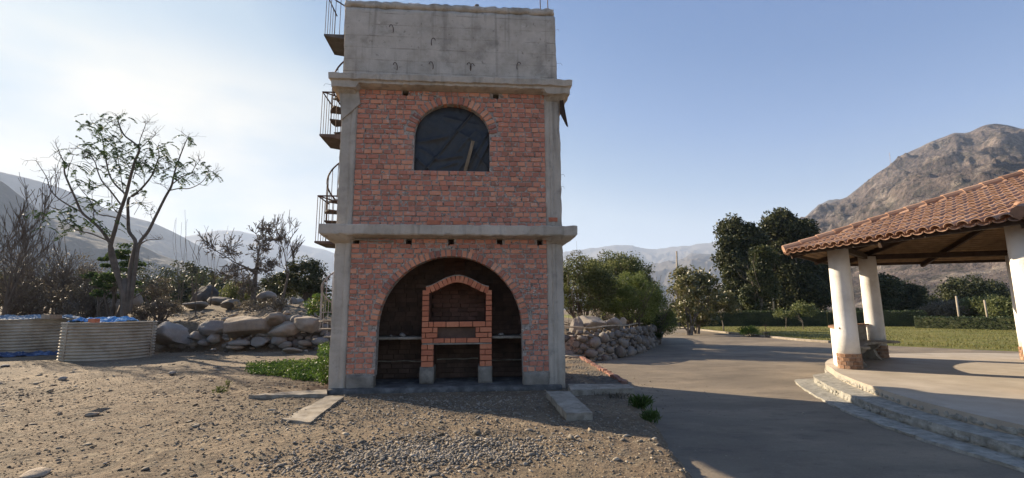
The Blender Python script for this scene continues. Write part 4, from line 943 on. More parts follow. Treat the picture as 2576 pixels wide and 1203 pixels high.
M['wall_rock'] = mat('wall_rock', [(0, (.085, .08, .073)), (.5, (.165, .155, .14)), (1, (.27, .25, .225))], 2.2, 9, .9, .8, 12, island=.55, bdist=.04, spots=[((.26, .205, .15), 1.5, .56, .70, .5), ((.07, .066, .06), 14, .58, .68, .5)])
RWS = [rock_mesh('wall_stone', 2, 130 + i, .7, M['wall_rock'], 9, .16) for i in range(7)]
cand = []; rr = random.Random(5)
def try_place(s_, z, a, b, k):
    for (s2, z2, a2, b2) in cand:
        if ((s_ - s2) / (a + a2)) ** 2 + ((z - z2) / (b + b2)) ** 2 < k: return False
    cand.append((s_, z, a, b)); return True
for (a, tries, k) in ((.27, 60, .82), (.2, 260, .80), (.145, 900, .78), (.10, 2600, .76), (.07, 3500, .78)):
    for _ in range(tries):
        z = rr.uniform(-.12, .86); s_ = rr.uniform(.2, SLEN); aa = a * rr.uniform(.85, 1.15); b = aa * rr.uniform(.62, .9)
        if z - b < -.3 or z + b > .93: continue
        if s_ > 9 and a < .1: continue
        try_place(s_, z, aa, b, k)
cand.sort(key=lambda c: -c[2] / (1 + c[0] * .05))
for i, (s_, z, a, b) in enumerate(cand[:300]):
    p, d, n = wall_at(s_); o = link('stone', RWS[i % 7], None, rw)
    o.location = p + n * (-.03 - .12 * z + rr.uniform(-.02, .02)) + Vector((0, 0, z)) - rw.location; o.scale = (a * 1.06, a * .75, b * 1.06); o.rotation_euler = (0, rr.uniform(-.25, .25), math.atan2(d.y, d.x) + rr.uniform(-.1, .1) + (math.pi if rr.random() < .5 else 0))
# hose along the wall top
mb = MB(); hp = []
for s_ in np.linspace(.8, 8.6, 30): p, d, n = wall_at(s_); hp.append(p - n * .32 + Vector((0, 0, WH + .0 + .02 * math.sin(s_ * 2))))
mb.tube(hp, .028, 6); tag(mb.build('water_pipe', M['concrete_light'], None, True), 'pale plastic pipe lying along the top of the stone retaining wall', 'pipe')
for (u, v, w_, h_, Y, lab) in ((1485, 815, 88, 46, 18.2, 'largest grey boulder on top of the stone retaining wall'), (1533, 815, 52, 36, 18.6, 'second grey boulder on the retaining wall, right of the largest'), (1552, 818, 40, 36, 18.8, 'sloping grey stone right of the second boulder on the wall'), (1568, 810, 18, 22, 19.3, 'small pink tan upright stone alone above the retaining wall'), (1448, 822, 40, 44, 17.9, 'dark boulder next to the tower wall above the retaining wall')):
    p = D(u, v, Y); k = Y / FPX; o = link('boulder', (BIG_T if 'tan' in lab else BIG)[int(u) % 4]); o.location = p; o.scale = (w_ * k / 2 * 1.05, w_ * k / 2 * .8, h_ * k / 2 * 1.15); o.rotation_euler = (0, 0, u); tag(o, lab, 'boulder')

# ------------------------------------------------------------------ pavilion
PC = Vector((11.54, 10.60, 0)); RE, RK, ROT, ZE, ZF = 4.64, 3.58, -.2824, 3.02, .16
pav = empty('pavilion', (PC.x, PC.y, ZF)); tag(pav, 'open pavilion with white round columns and a terracotta tile roof', 'pavilion')
RISEP = 1.86
def hexv(k, r, z): a = math.pi + ROT - k * math.pi / 3; return Vector((r * math.cos(a), r * math.sin(a), z))   # k=0 C0, 1 far vertex, -1 near
zt0 = ZE - ZF
# columns
VEN = UB[2].copy(); VEN.materials.clear(); VEN.materials.append(M['stone_veneer'])
for k in range(6):
    c = hexv(k, RK, 0); ce = empty('column', (c.x, c.y, 0), 0, pav)
    mb = MB(); pr = [(.235, .36), (.232, .8), (.228, 1.6), (.222, 2.4), (.22, 2.95)]; mb.lathe(pr, 40); mb.build('shaft', M['white_plaster'], ce, True)
    mb = MB(); mb.lathe([(.236, -.02), (.236, .36)], 36); mb.build('base_core', M['mortar'], ce)
    for rr_ in range(4):
        nb = 13
        for j in range(nb):
            a = 2 * math.pi * (j + (rr_ % 2) * .5) / nb + random.uniform(-.04, .04); o = link('veneer_stone', VEN, None, ce)
            o.location = (.236 * math.cos(a), .236 * math.sin(a), .045 + rr_ * .09); o.scale = (.03, .108, .083); o.rotation_euler = (0, 0, a)
# roof frame
mb = None
for k in range(6):
    a, b = hexv(k, RK, zt0 + .08), hexv(k + 1, RK, zt0 + .08); mb = MB(); mb.beam(a, b, .10, .14); mb.build('ring_beam', M['dark_wood'], pav)
APX = Vector((1.46, -.40, 0))
def rp_(k, r, dz): return hexv(k, r, zt0 + (1 - r / RE) * RISEP + dz) + APX * (1 - r / RE)
for k in range(6):
    mb = MB(); mb.beam(rp_(k, RE - .02, -.12), rp_(k, .05, -.12), .10, .14); mb.build('hip_rafter', M['dark_wood'], pav)
    for f in (.5,):
        def ep(r, dz): return (rp_(k, r, dz) * (1 - f) + rp_(k + 1, r, dz) * f)
        mb = MB(); mb.beam(ep(RE + .02, -.13), ep(.1, -.13), .08, .12); mb.build('rafter', M['dark_wood'], pav)
    mb = MB(); mb.beam(rp_(k, RE - .02, -.07), rp_(k + 1, RE - .02, -.07), .05, .09); mb.build('fascia', M['dark_wood'], pav)
    a, b, c = rp_(k, RE, -.045), rp_(k + 1, RE, -.045), rp_(k, .01, -.045)
    mb = MB(); mb.add([a, b, c, a + Vector((0, 0, .03)), b + Vector((0, 0, .03)), c + Vector((0, 0, .03))], [(0, 1, 2), (3, 5, 4), (0, 3, 4, 1), (1, 4, 5, 2), (2, 5, 3, 0)]); mb.build('ceiling_board', M['board_ceiling'], pav)
    nbt = 40; mb = MB()
    for i in range(1, nbt):
        r = RE * (1 - i / nbt); mb.beam(rp_(k, r, -.052), rp_(k + 1, r, -.052), .085, .008)
    mb.build('ceiling_slats', M['board_ceiling'], pav)['kind'] = 'stuff'
# barrel tiles
def tile_mesh(name, cover=True, seed=0):
    rr_ = random.Random(seed); vs = []; fs = []; n = 6; th = .014; Ln = .44
    for e, (y, r) in enumerate(((0, .094), (Ln, .074))):
        for t in range(n + 1):
            a = math.pi * t / n
            for q in (r, r - th): vs.append((q * math.cos(a), y, (q * math.sin(a) * .82 if cover else -q * math.sin(a) * .6)))
    st = 2 * (n + 1)
    for t in range(n):
        a = 2 * t; b = a + 2; fs += [(a, b, b + st, a + st), (a + 1, a + 1 + st, b + 1 + st, b + 1), (a, a + 1, b + 1, b), (a + st, b + st, b + 1 + st, a + 1 + st)]
    fs += [(0, st, st + 1, 1), (2 * n, 2 * n + 1, 2 * n + 1 + st, 2 * n + st)]
    me = bpy.data.meshes.new(name); me.from_pydata(vs, [], fs); me.materials.append(M['rooftile'])
    bm = bmesh.new(); bm.from_mesh(me); bmesh.ops.recalc_face_normals(bm, faces=bm.faces); bm.to_mesh(me); bm.free(); return me
TC, TP = tile_mesh('tile_cover', True), tile_mesh('tile_pan', False)
stuffv, stufff = [], []
tile_n = 0
for k in range(6):
    a, b = hexv(k, RE + .12, 0), hexv(k + 1, RE + .12, 0); along = (b - a).normalized(); ln = (b - a).length; mid = (a + b) / 2
    apv = APX + Vector((0, 0, RISEP * (RE + .12) / RE)) - mid; xa = apv.dot(along); upv = apv - along * xa; HT = upv.length; upv = upv.normalized(); nrm = along.cross(upv)
    if nrm.z < 0: nrm = -nrm
    xax = upv.cross(nrm)
    pitch = .208; ncol = int(ln / pitch); front = k == 5
    for ci in range(ncol * 2 + 1):
        x = -ln / 2 + (ln - ncol * pitch) / 2 + ci * pitch / 2; cover = ci % 2 == 1
        maxrun = HT * ((x + ln / 2) / (xa + ln / 2) if x < xa else (ln / 2 - x) / (ln / 2 - xa)) + .06
        r_ = 0
        while r_ < maxrun - .08:
            z0 = zt0 - .045 - .12 * (RISEP / RE)
            p = mid + along * x + Vector((0, 0, z0)) + upv * (r_ + random.uniform(-.012, .012)) + nrm * ((.085 if cover else .085) + .012 * (1 if cover else 0) + random.uniform(0, .006))
            p.z += .0
            M3 = Matrix((xax, upv, nrm)).transposed(); tilt = Matrix.Rotation(-.035 + random.uniform(-.01, .01), 3, 'X') @ Matrix.Rotation(random.uniform(-.03, .03), 3, 'Z')
            mt_ = (M3 @ tilt).to_4x4(); mt_.translation = p
            if front and tile_n < 300:
                o = link('roof_tile', TC if cover else TP, None, pav); o.matrix_local = mt_; tile_n += 1
            else:
                me = TC if cover else TP; base = len(stuffv); stuffv += [tuple(mt_ @ v.co) for v in me.vertices]; stufff += [tuple(base + i for i in f.vertices) for f in me.polygons]
            r_ += .36
me = bpy.data.meshes.new('roof_tiles'); me.from_pydata(stuffv, [], stufff); me.materials.append(M['rooftile']); link('roof_tiles', me, None, pav)['kind'] = 'stuff'
for k in range(6):
    a = rp_(k, RE + .1, .10); b = rp_(k, .05, .12); n = 16; mb = MB(); dirv = (b - a)
    for i in range(n):
        p = a + dirv * (i / n); q = a + dirv * ((i + 1.15) / n); mb.tube([p, q], [.115, .09], 10)
    mb.build('hip_tiles', M['rooftile'], pav)
# floor and steps
FLO = [(10.2, 14.65), (9.2, 13.9), (8.25, 12.75), (7.72, 11.7), (7.34, 10.95), (7.05, 10.2), (6.72, 9.2), (6.36, 7.8), (6.26, 6.2), (6.45, 4.4), (7.3, 2.2), (9.5, .4), (13, .2), (16.5, 3), (18, 8), (17.5, 13.6), (15, 15.2), (12, 15.2), (10.2, 14.65)]
flo = smooth_poly(FLO, 8)[:-1]
def off_poly(pl, d):
    o = []; n = len(pl); cx = 12; cy = 8
    for i in range(n):
        a, b = Vector(pl[i - 1]), Vector(pl[(i + 1) % n]); t = (b - a).normalized(); nn = Vector((t.y, -t.x))
        if nn.dot(Vector(pl[i]) - Vector((cx, cy))) < 0: nn = -nn
        dd = d(pl[i]) if callable(d) else d; q = Vector(pl[i]) + nn * dd; o.append((q.x, q.y))
    return o
mb = MB(); mb.flat(flo, -.3, ZF); tag(mb.build('terrace_floor', M['floor']), kind='structure')
wst = lambda k: (lambda p: k * sstep(np.array(12.2 - p[1]), 0, .9).item() * (1 if p[0] < 10 else .3) + .02)
def rough_curb(name, pl, z0, z1, seed, mt):
    n = len(pl); P3 = []; 
    L_ = [0]
    for i in range(n): L_.append(L_[-1] + math.hypot(pl[(i + 1) % n][0] - pl[i][0], pl[(i + 1) % n][1] - pl[i][1]))
    N_ = int(L_[-1] / .08); xs_ = [p[0] for p in pl] + [pl[0][0]]; ys_ = [p[1] for p in pl] + [pl[0][1]]; mb = MB(); rows = 4
    for r_ in range(rows + 1):
        for i in range(N_):
            s_ = L_[-1] * i / N_; x, y = np.interp(s_, L_, xs_), np.interp(s_, L_, ys_); z = z0 + (z1 - z0) * r_ / rows; q = Vector((x * 5, y * 5, z * 9 + seed))
            a = .035 if r_ < rows else .022; mb.v.append((x + a * mnoise.noise(q), y + a * mnoise.noise(q + Vector((4, 4, 4))), z + (.012 * mnoise.noise(q * .7) if r_ else 0)))
    for r_ in range(rows):
        for i in range(N_): mb.f.append((r_ * N_ + i, r_ * N_ + (i + 1) % N_, (r_ + 1) * N_ + (i + 1) % N_, (r_ + 1) * N_ + i))
    tri = tessellate_polygon([[Vector(mb.v[rows * N_ + i]) for i in range(N_)]]); mb.f += [tuple(rows * N_ + i for i in t) for t in tri]
    return mb.build(name, mt)
tag(rough_curb('step', off_poly(flo, wst(.42)), -.25, .015, 3, M['step']), 'rough stone upper step curving round the near left edge of the pavilion floor', 'step')
tag(rough_curb('step', off_poly(flo, wst(.80)), -.25, -.115, 8, M['step']), 'low worn stone bottom step where the pavilion stairs meet the road', 'step')
# riser stones
rs = empty('riser_stones', (6.4, 7, 0)); rs['label'] = 'small rubble stones facing the front edge of the pavilion floor'; rs['category'] = 'stone edging'
RIS = [rock_mesh('riser_stone', 2, 90 + i, .6, M['step'], 8) for i in range(4)]
for (plx, zc) in ((flo, .09), (off_poly(flo, wst(.42)), -.05)):
    for i in range(len(plx)):
        p, q = plx[i - 1], plx[i]
        if p[1] < 11 and p[0] < 8.2:
            L0 = math.hypot(q[0] - p[0], q[1] - p[1]); k = max(1, int(L0 / .10))
            for j in range(k):
                t = (j + random.random() * .6) / k; o = link('stone', RIS[j % 4], None, rs); s_ = random.uniform(.04, .10)
                o.location = (p[0] + (q[0] - p[0]) * t - 6.4, p[1] + (q[1] - p[1]) * t - 7, zc - .02 + random.uniform(-.01, .01)); o.scale = (random.uniform(.018, .03), s_, random.uniform(.035, .06)); o.rotation_euler = (0, 0, math.atan2(q[1] - p[1], q[0] - p[0]) + math.pi / 2)
# bench between first two columns
bench = empty('bench', (PC.x, PC.y, ZF)); tag(bench, 'curved concrete bench with a tiled backrest between the two left columns', 'bench')
def arcp(r0, r1, a0, a1, n=22): 
    return [(r0 * math.cos(t), r0 * math.sin(t)) for t in np.linspace(a0, a1, n)] + [(r1 * math.cos(t), r1 * math.sin(t)) for t in np.linspace(a1, a0, n)]
ba0, ba1 = math.pi + ROT - .02, math.pi + ROT - math.pi / 3 - .02
mb = MB(); mb.flat(arcp(3.62, 3.74, ba0 + .05, ba1 + .10), -.02, .93); mb.build('backrest', M['white_plaster'], bench)
mb = MB(); mb.flat(arcp(3.58, 3.615, ba0 + .02, ba1 + .12), .5, .92); mb.build('backrest_panel', M['concrete_light'], bench)
mb = MB(); mb.flat(arcp(3.55, 3.78, ba0 + .06, ba1 + .09), .935, .975); mb.build('coping', M['stone_veneer'], bench)
mb = MB(); mb.flat(arcp(3.05, 3.6, ba0 - .05, ba1 - .04), .44, .50); mb.build('seat', M['concrete_light'], bench)
for a in (ba0 - .14, ba1 + .22):
    mb = MB(); c, s_ = math.cos(a), math.sin(a)
    pr = [(3.6, 0), (3.6, .44), (3.06, .44), (3.10, .36), (3.22, .27), (3.16, .12), (3.05, .02), (3.05, 0)]
    mb.prism(pr, -.06, .06); o = mb.build('seat_support', M['concrete_light'], bench); o.rotation_euler = (0, 0, a)

# ------------------------------------------------------------------ vegetation tools
def leaves_mesh(name, C, size, mat_, aspect=1.8, droop=None, up=.0, jitter=.3, rng=RNG, tri=False):
    """C: (N,3) centres.  droop: (N,3) preferred long-axis direction or None."""
    n = len(C); C = np.asarray(C, float)
    d = rng.normal(size=(n, 3)) if droop is None else np.asarray(droop) + rng.normal(size=(n, 3)) * jitter
    d /= np.linalg.norm(d, axis=1)[:, None] + 1e-9
    r = rng.normal(size=(n, 3)); r[:, 2] *= (1 - up); s = np.cross(d, r); s /= np.linalg.norm(s, axis=1)[:, None] + 1e-9
    L_ = (size * rng.uniform(.6, 1.35, n))[:, None]; W2 = L_ / aspect
    a = C - d * L_ * .5; b = C + s * W2 * .5 - d * L_ * .02; c = C + d * L_ * .5; e = C - s * W2 * .5 - d * L_ * .02
    V = np.stack([a, b, c, e], 1).reshape(-1, 3); F = np.arange(4 * n).reshape(n, 4)
    return np_mesh(name, V, F, mat_)
def blob_pts(c, rad, n, rng=RNG, shell=.45):
    d = rng.normal(size=(n, 3)); d /= np.linalg.norm(d, axis=1)[:, None]; r = rng.uniform(shell, 1, n) ** .7
    return np.asarray(c) + d * r[:, None] * np.asarray(rad)
def crown_pts(c, rad, clumps, per, crad, rng=RNG, flat=1.0, low=-1.0):
    """clumps spread through an ellipsoid, with leaves round each clump"""
    out_ = []
    for _ in range(clumps):
        while True:
            d = rng.normal(size=3); d /= np.linalg.norm(d)
            if d[2] > low: break
        k = rng.uniform(.45, 1.0) ** .6; cc = np.asarray(c) + d * k * np.asarray(rad); r_ = crad * rng.uniform(.6, 1.3)
        out_.append(blob_pts(cc, (r_, r_, r_ * flat), int(per * rng.uniform(.6, 1.3)), rng, .2))
    return np.concatenate(out_)
def branch(mb, p, d, ln, rad, depth, rng, tips, spread=.55, nseg=4, wander=.18, up=.08, kids=(2, 4), shrink=.68, sides=5, minr=.006):
    pts = [p.copy()]; rs_ = [rad]; q = p.copy(); dd = d.normalized()
    for i in range(nseg):
        dd = (dd + Vector((rng.gauss(0, wander), rng.gauss(0, wander), rng.gauss(0, wander) + up))).normalized(); q = q + dd * ln / nseg; pts.append(q.copy()); rs_.append(max(minr, rad * (1 - .55 * (i + 1) / nseg)))
    mb.tube(pts, rs_, sides if rad > .03 else 3, cap=False)
    if depth == 0: tips.append((pts[-1], dd)); return
    for k in range(rng.randint(*kids)):
        t = rng.uniform(.45, 1.0) if k else 1.0; i = min(nseg, max(1, int(t * nseg))); bp = pts[i]
        nd = (dd + Vector((rng.gauss(0, spread), rng.gauss(0, spread), rng.gauss(0, spread * .7)))).normalized()
        branch(mb, bp, nd, ln * shrink * rng.uniform(.75, 1.2), max(minr, rs_[i] * .72), depth - 1, rng, tips, spread, nseg, wander, up, kids, shrink, sides, minr)
def bez(pts, n=5):
    P = [Vector(p) for p in pts]; o = []
    for i in range(len(P) - 1):
        p0, p1, p2, p3 = P[max(i - 1, 0)], P[i], P[i + 1], P[min(i + 2, len(P) - 1)]
        for k in range(n):
            t = k / n; o.append(.5 * ((2 * p1) + (p2 - p0) * t + (2 * p0 - 5 * p1 + 4 * p2 - p3) * t * t + (3 * p1 - p0 - 3 * p2 + p3) * t ** 3))
    o.append(P[-1]); return o

# ------------------------------------------------------------------ leafy sparse tree at the left
TY = 20.5; rg = random.Random(3)
c3 = lambda x, y: (.3213 * x, .3213 * y + 257.6)
base = D(315, 790, TY); base.z = HZ(base.x, base.y) - .05
tree = empty('sparse_tree', base); tag(tree, 'wide tree with bare forked limbs and small flat leaf tufts behind the tanks', 'tree')
limbs = [  # (points in crop pixels, start radius, end radius, depth offset at the end)
 ([(985, 1660), (960, 1480), (865, 1180), (900, 1000), (940, 860), (985, 730), (1020, 590), (1060, 450), (1092, 365), (1040, 310), (975, 260), (935, 180), (920, 110)], .17, .02, -.6),
 ([(1090, 368), (1095, 300), (1120, 230), (1140, 170), (1122, 155)], .035, .012, -.9), ([(1092, 365), (1150, 310), (1200, 270), (1215, 255)], .035, .012, .3),
 ([(940, 205), (900, 180), (870, 150)], .02, .01, 0),
 ([(1000, 1650), (1020, 1300), (1060, 1100), (1010, 1010), (1003, 900), (1005, 760), (1060, 720), (1130, 650), (1190, 570), (1225, 480), (1245, 420), (1235, 350)], .15, .02, .9),
 ([(1015, 1640), (1060, 1300), (1090, 1110), (1160, 1010), (1215, 900), (1290, 750), (1340, 660), (1355, 600), (1375, 520), (1410, 420), (1450, 320), (1475, 270)], .14, .018, .5),
 ([(1330, 690), (1400, 675), (1480, 675), (1560, 640), (1610, 590), (1635, 545)], .05, .012, 1.2), ([(1350, 640), (1430, 580), (1490, 560), (1530, 500), (1560, 460)], .045, .012, -.5),
 ([(1610, 595), (1650, 575), (1680, 570)], .015, .008, 1.3), ([(1320, 700), (1300, 670), (1250, 640)], .02, .008, -.8), ([(1370, 540), (1310, 530), (1290, 470)], .025, .01, -.9),
 ([(960, 1500), (880, 1150), (800, 1010), (720, 930), (640, 860), (590, 750), (540, 640), (505, 550), (505, 480), (480, 430), (460, 380)], .12, .018, -1.0),
 ([(505, 525), (550, 480), (575, 410)], .025, .01, -1.3),
 ([(650, 865), (520, 795), (430, 730), (385, 660), (370, 600), (330, 530), (280, 455)], .06, .014, .8), ([(375, 610), (400, 590), (435, 545)], .02, .01, .9),
 ([(985, 720), (900, 640), (855, 560), (830, 450), (812, 350), (800, 270), (770, 200), (740, 170)], .07, .014, .8),
 ([(945, 800), (870, 700), (800, 620), (765, 540), (740, 460), (690, 400), (620, 360)], .06, .014, -1.3), ([(765, 530), (700, 480), (650, 430)], .02, .01, -1.5), ([(760, 540), (810, 510), (850, 490)], .02, .01, -1.1),
 ([(970, 720), (950, 600), (925, 450), (900, 340), (890, 280)], .035, .012, 1.4),
 ([(1040, 600), (1075, 500), (1110, 460), (1140, 400)], .03, .012, -1.0), ([(1130, 640), (1130, 580), (1150, 500)], .03, .01, 1.3), ([(1190, 580), (1230, 520), (1240, 480)], .02, .01, .5),
 ([(915, 905), (850, 890), (780, 880), (735, 850), (740, 920)], .05, .02, 1.0), ([(740, 860), (700, 760), (640, 690), (600, 620), (590, 540)], .035, .012, 1.0), ([(735, 850), (720, 720), (730, 640)], .02, .01, 1.2),
 ([(940, 870), (880, 820), (875, 740), (850, 660)], .03, .01, -1.6), ([(1010, 930), (900, 850)], .03, .02, 0), ([(1050, 880), (1090, 810), (1100, 790)], .02, .008, .9), ([(1200, 930), (1180, 880), (1185, 850)], .02, .01, .5),
 ([(880, 1100), (720, 1030), (600, 1000), (520, 930), (470, 840)], .05, .012, -1.6), ([(1090, 1120), (1150, 1080), (1240, 1075)], .05, .012, -1.2)]
mb = MB(); ends = []
for pts, r0, r1, dy in limbs:
    n = len(pts); P3 = []
    root = limbs.index((pts, r0, r1, dy)) in (0, 4, 5, 11)
    for i, (x, y) in enumerate(pts):
        t = i / (n - 1); k = (dy * t * 1.3) if root else dy * (1 if i else .75)
        u, v = c3(x, y); q = D(u, v, TY + k); P3.append(q)
    P3[0].z = min(P3[0].z, 99); b_ = bez(P3, 4); rr_ = np.linspace(r0 * .60, r1 * .8, len(b_)); mb.tube([p - base for p in b_], list(rr_), 7 if r0 > .06 else 5, cap=False); ends.append(P3[-1])
mb.tube([Vector((0, 0, -.3)), Vector((0, 0, .5)), (D(315, 700, TY) - base)], [.18, .14, .10], 9)
mb.build('trunk', M['twig'], tree, True)
mb = MB(); rr = rg; tips = []
for pts, r0, r1, dy in limbs:
    for k in range(3):
        i = len(pts) - 1 - k
        if i < 1: break
        u, v = c3(*pts[i]); p = D(u, v, TY + dy) - base
        for _ in range(2 if k else 4):
            branch(mb, p, Vector((rr.gauss(0, .8), rr.gauss(0, .8), rr.uniform(-.1, .8))), rr.uniform(.22, .5), .012, 1, rr, tips, .5, 3, .25, .02, (2, 3), .7, 3, .005)
mb.build('twigs', M['twig'], tree)['kind'] = 'stuff'
cl = [(910, 110, 1), (760, 180, 1.2), (810, 215, .7), (880, 280, 1.2), (940, 340, 1.2), (700, 350, 1.2), (820, 372, 1), (650, 400, .9), (960, 465, 1.7), (930, 510, 1.2), (1150, 350, 1.3), (1240, 330, 1), (1090, 460, .9), (1200, 500, 1.1), (600, 510, 1.1), (730, 640, 1.1), (690, 770, 1), (740, 790, .8), (560, 860, 1.5), (590, 920, 1.5), (600, 975, 1.3), (840, 940, 1.2), (1480, 270, .6), (1320, 440, .8), (1520, 460, .7), (1480, 535, .9), (1340, 575, .9), (1650, 550, .5), (960, 600, .8), (970, 390, .9), (1050, 420, .6), (860, 780, .6), (1100, 790, .4), (1085, 685, .5), (1430, 600, .5), (1360, 460, .5)]
LP = []; DR = []
for (x, y, s_) in cl:
    u, v = c3(x, y); c = np.array(D(u, v, TY + rg.uniform(-1.1, 1.1)) - base)
    for _ in range(int(10 * s_)):
        fr = c + np.array((rg.gauss(0, .30 * s_), rg.gauss(0, .35 * s_), rg.gauss(0, .11 * s_))); d = np.array((rg.gauss(0, 1), rg.gauss(0, 1), -.15)); d /= np.linalg.norm(d)
        nl = 12; sd_ = np.cross(d, (0, 0, 1))
        for i in range(nl):
            for sg in (-1, 1):
                LP.append(fr + d * (.035 * i) + sd_ * sg * .035 + np.array((0, 0, -.0018 * i * i))); DR.append(sd_ * sg + d * .3 + np.array((0, 0, -.3)))
me = leaves_mesh('leaves', np.array(LP), .115, M['lf_sparse'], 2.6, np.array(DR), jitter=.2); o = link('leaves', me, None, tree); o['kind'] = 'stuff'

# darker leafy shrub behind its trunk and dry scrub
def shrub(name, u, v_top, v_base, half, Y, label, mat_, nclump, per, size, ground=None, stems=6, cr_=.4, twig='twig', cat='shrub', flat=.8, group=None, aspect=1.8, low=-.6, twigs=0, depth_=.8, seed=None):
    rl = random.Random(seed if seed is not None else int(u * 7 + Y)); rn = np.random.default_rng(int(u * 13 + Y))
    b = D(u, v_base, Y); gz = HZ(b.x, b.y) if ground is None else ground; b.z = gz
    k = Y / FPX; top = D(u, v_top, Y).z; R_ = half * k; ht = max(.5, top - gz)
    e = empty(name, b); tag(e, label, cat, group)
    mb = MB(); tips = []
    for _ in range(stems):
        a = rl.uniform(0, 6.28); branch(mb, Vector((rl.gauss(0, R_ * .15), rl.gauss(0, R_ * .15), -.05)), Vector((math.cos(a) * R_ * .8 / ht, math.sin(a) * R_ * .8 / ht, 1)), ht * .45, .03 + .012 * ht, 3 if twigs else 2, rl, tips, .45, 4, .15, .05, (2, 3), .7, 4, .008)
    mb.build('stems', M[twig], e)
    if nclump:
        pts = crown_pts((0, 0, ht * .55), (R_, R_ * depth_, ht * .47), nclump, per, cr_, rn, flat, low)
        pts = pts[pts[:, 2] > .02]; o = link('foliage', leaves_mesh('foliage', pts, size, mat_, aspect, rng=rn), None, e); o['kind'] = 'stuff'
    return e
shrub('leafy_shrub', 285, 615, 790, 60, 22.5, 'dark leafy shrub growing round the trunk of the wide sparse tree', M['lf_sparse'], 42, 120, .13, cr_=.36, flat=.35)
scrub = [(25, 640, 795, 60, 24, 'dry grey scrub at the far left edge above the tanks'), (95, 622, 795, 60, 27, 'tall dry scrub second from the left edge'), (165, 640, 795, 55, 25, 'dry twiggy scrub behind the gap between the tanks'), (228, 665, 790, 45, 24, 'dry scrub just left of the dark leafy shrub'), (60, 700, 800, 60, 22.5, 'low dry scrub directly over the farther tank'), (190, 720, 800, 70, 22.5, 'low dry scrub directly over the nearer tank')]
for (u, vt, vb, hf, Y, lab) in scrub: shrub('dry_scrub', u, vt, vb, hf, Y, lab, M['lf_dry'], 34, 34, .09, stems=19, cr_=.5, twigs=1, group='dry scrub behind the tanks')
shrub('dry_scrub', 395, 690, 775, 30, 27, 'thin dry brush right of the wide sparse tree', M['lf_dry'], 16, 55, .09, stems=12, cr_=.35, twigs=1)
shrub('dry_scrub', 410, 752, 800, 42, 22, 'dark dry brush pile in front of the wide sparse tree', M['lf_dry'], 22, 60, .09, stems=16, cr_=.3, twigs=1)
shrub('dry_scrub', 350, 765, 810, 30, 21.6, 'low dry tangle at the foot of the wide sparse tree', M['lf_dry'], 12, 60, .08, stems=14, cr_=.25, twigs=1)
shrub('low_bush', 602, 712, 752, 38, 31, 'olive brown low bush left of the boulder under the bare tree', M['lf_shrub'], 26, 120, .12, cr_=.4)
shrub('dry_scrub', 640, 757, 775, 60, 25, 'flat band of dry weeds along the crest of the bank', M['lf_dry'], 30, 50, .08, stems=10, cr_=.22, twigs=0)
shrub('dry_scrub', 700, 745, 785, 30, 24, 'dry weeds around the thin bare sapling', M['lf_dry'], 12, 50, .08, stems=10, cr_=.22, twigs=1)
# bare trees
def bare(name, u, vb, vt, Y, label, half, nst=1, depth=4, r0=.07, group=None, spread=.5, seed=0, mat_='twig', kids=(2, 4), up=.06, trunkf=.35):
    rl = random.Random(seed + int(u)); b = D(u, vb, Y); b.z = HZ(b.x, b.y) - .05; ht = D(u, vt, Y).z - b.z; e = empty(name, b); tag(e, label, 'tree', group); R_ = half * Y / FPX
    mb = MB(); tips = []
    for i in range(nst):
        a = rl.uniform(0, 6.28); lean = (R_ / ht) * (.9 if nst > 1 else .1)
        branch(mb, Vector((rl.gauss(0, .1), rl.gauss(0, .1), 0)), Vector((math.cos(a) * lean, math.sin(a) * lean * .6, 1)), ht * trunkf, r0, depth, rl, tips, spread, 4, .08, up, kids, .7, 6, .013)
    # scale to the height it has
    zm = max(v[2] for v in mb.v); f = ht / zm; tx = [v for v in mb.v if v[2] > zm * .5]; cx_ = sum(v[0] for v in tx) / len(tx) if nst == 1 else 0
    xs_ = sorted(abs(v[0] - cx_ * max(v[2], 0) / zm * 1.3) * f for v in mb.v); fxx = min(1.6, max(.35, R_ / max(.1, xs_[int(len(xs_) * .985)])))
    mb.v = [((v[0] - cx_ * max(v[2], 0) / zm * 1.3) * f * fxx, v[1] * f, v[2] * f) for v in mb.v]; mb.build('branches', M[mat_], e); return e, [(Vector(((t[0].x - cx_ * max(t[0].z, 0) / zm * 1.3) * fxx, t[0].y, t[0].z)) * f, t[1]) for t in tips]
bare('bare_tree', 12, 795, 372, 21, 'thin bare tree at the left edge reaching above the hill', 48, 1, 5, .13, seed=4, spread=.42, up=.12)
bare('bare_tree', 70, 795, 545, 24, 'thin bare sapling between the left edge and the wide sparse tree', 34, 2, 4, .09, seed=8, spread=.4, up=.12)
bare('bare_tree', 140, 795, 570, 25, 'leaning bare sapling just left of the wide sparse tree', 40, 2, 3, .06, seed=2, spread=.4, up=.1)
for i, (u, vt, lab) in enumerate(((452, 530, 'tall bare stems rising left of the very large dark boulder'), (490, 568, 'bare whips straight behind the low pale boulder'), (528, 560, 'bare forked stems right above the very large dark boulder'))):
    bare('bare_shrub', u, 765, vt, 27 + i, lab, 22, 4, 2, .035, seed=i * 5, spread=.26, up=.2, trunkf=.6, kids=(1, 2))
e, tips = bare('round_bare_tree', 642, 752, 550, 29, 'round bare tree with dry seed clusters left of the tower', 75, 1, 6, .17, seed=6, spread=.62, kids=(3, 4), up=.01, trunkf=.30, mat_='bark')
tp = np.array([t[0] for t in tips]); sel = tp[RNG.integers(0, len(tp), 1500)] + RNG.normal(size=(1500, 3)) * .06
link('seed_clusters', leaves_mesh('seed_clusters', sel, .09, M['lf_dry'], 1.6), None, e)['kind'] = 'stuff'
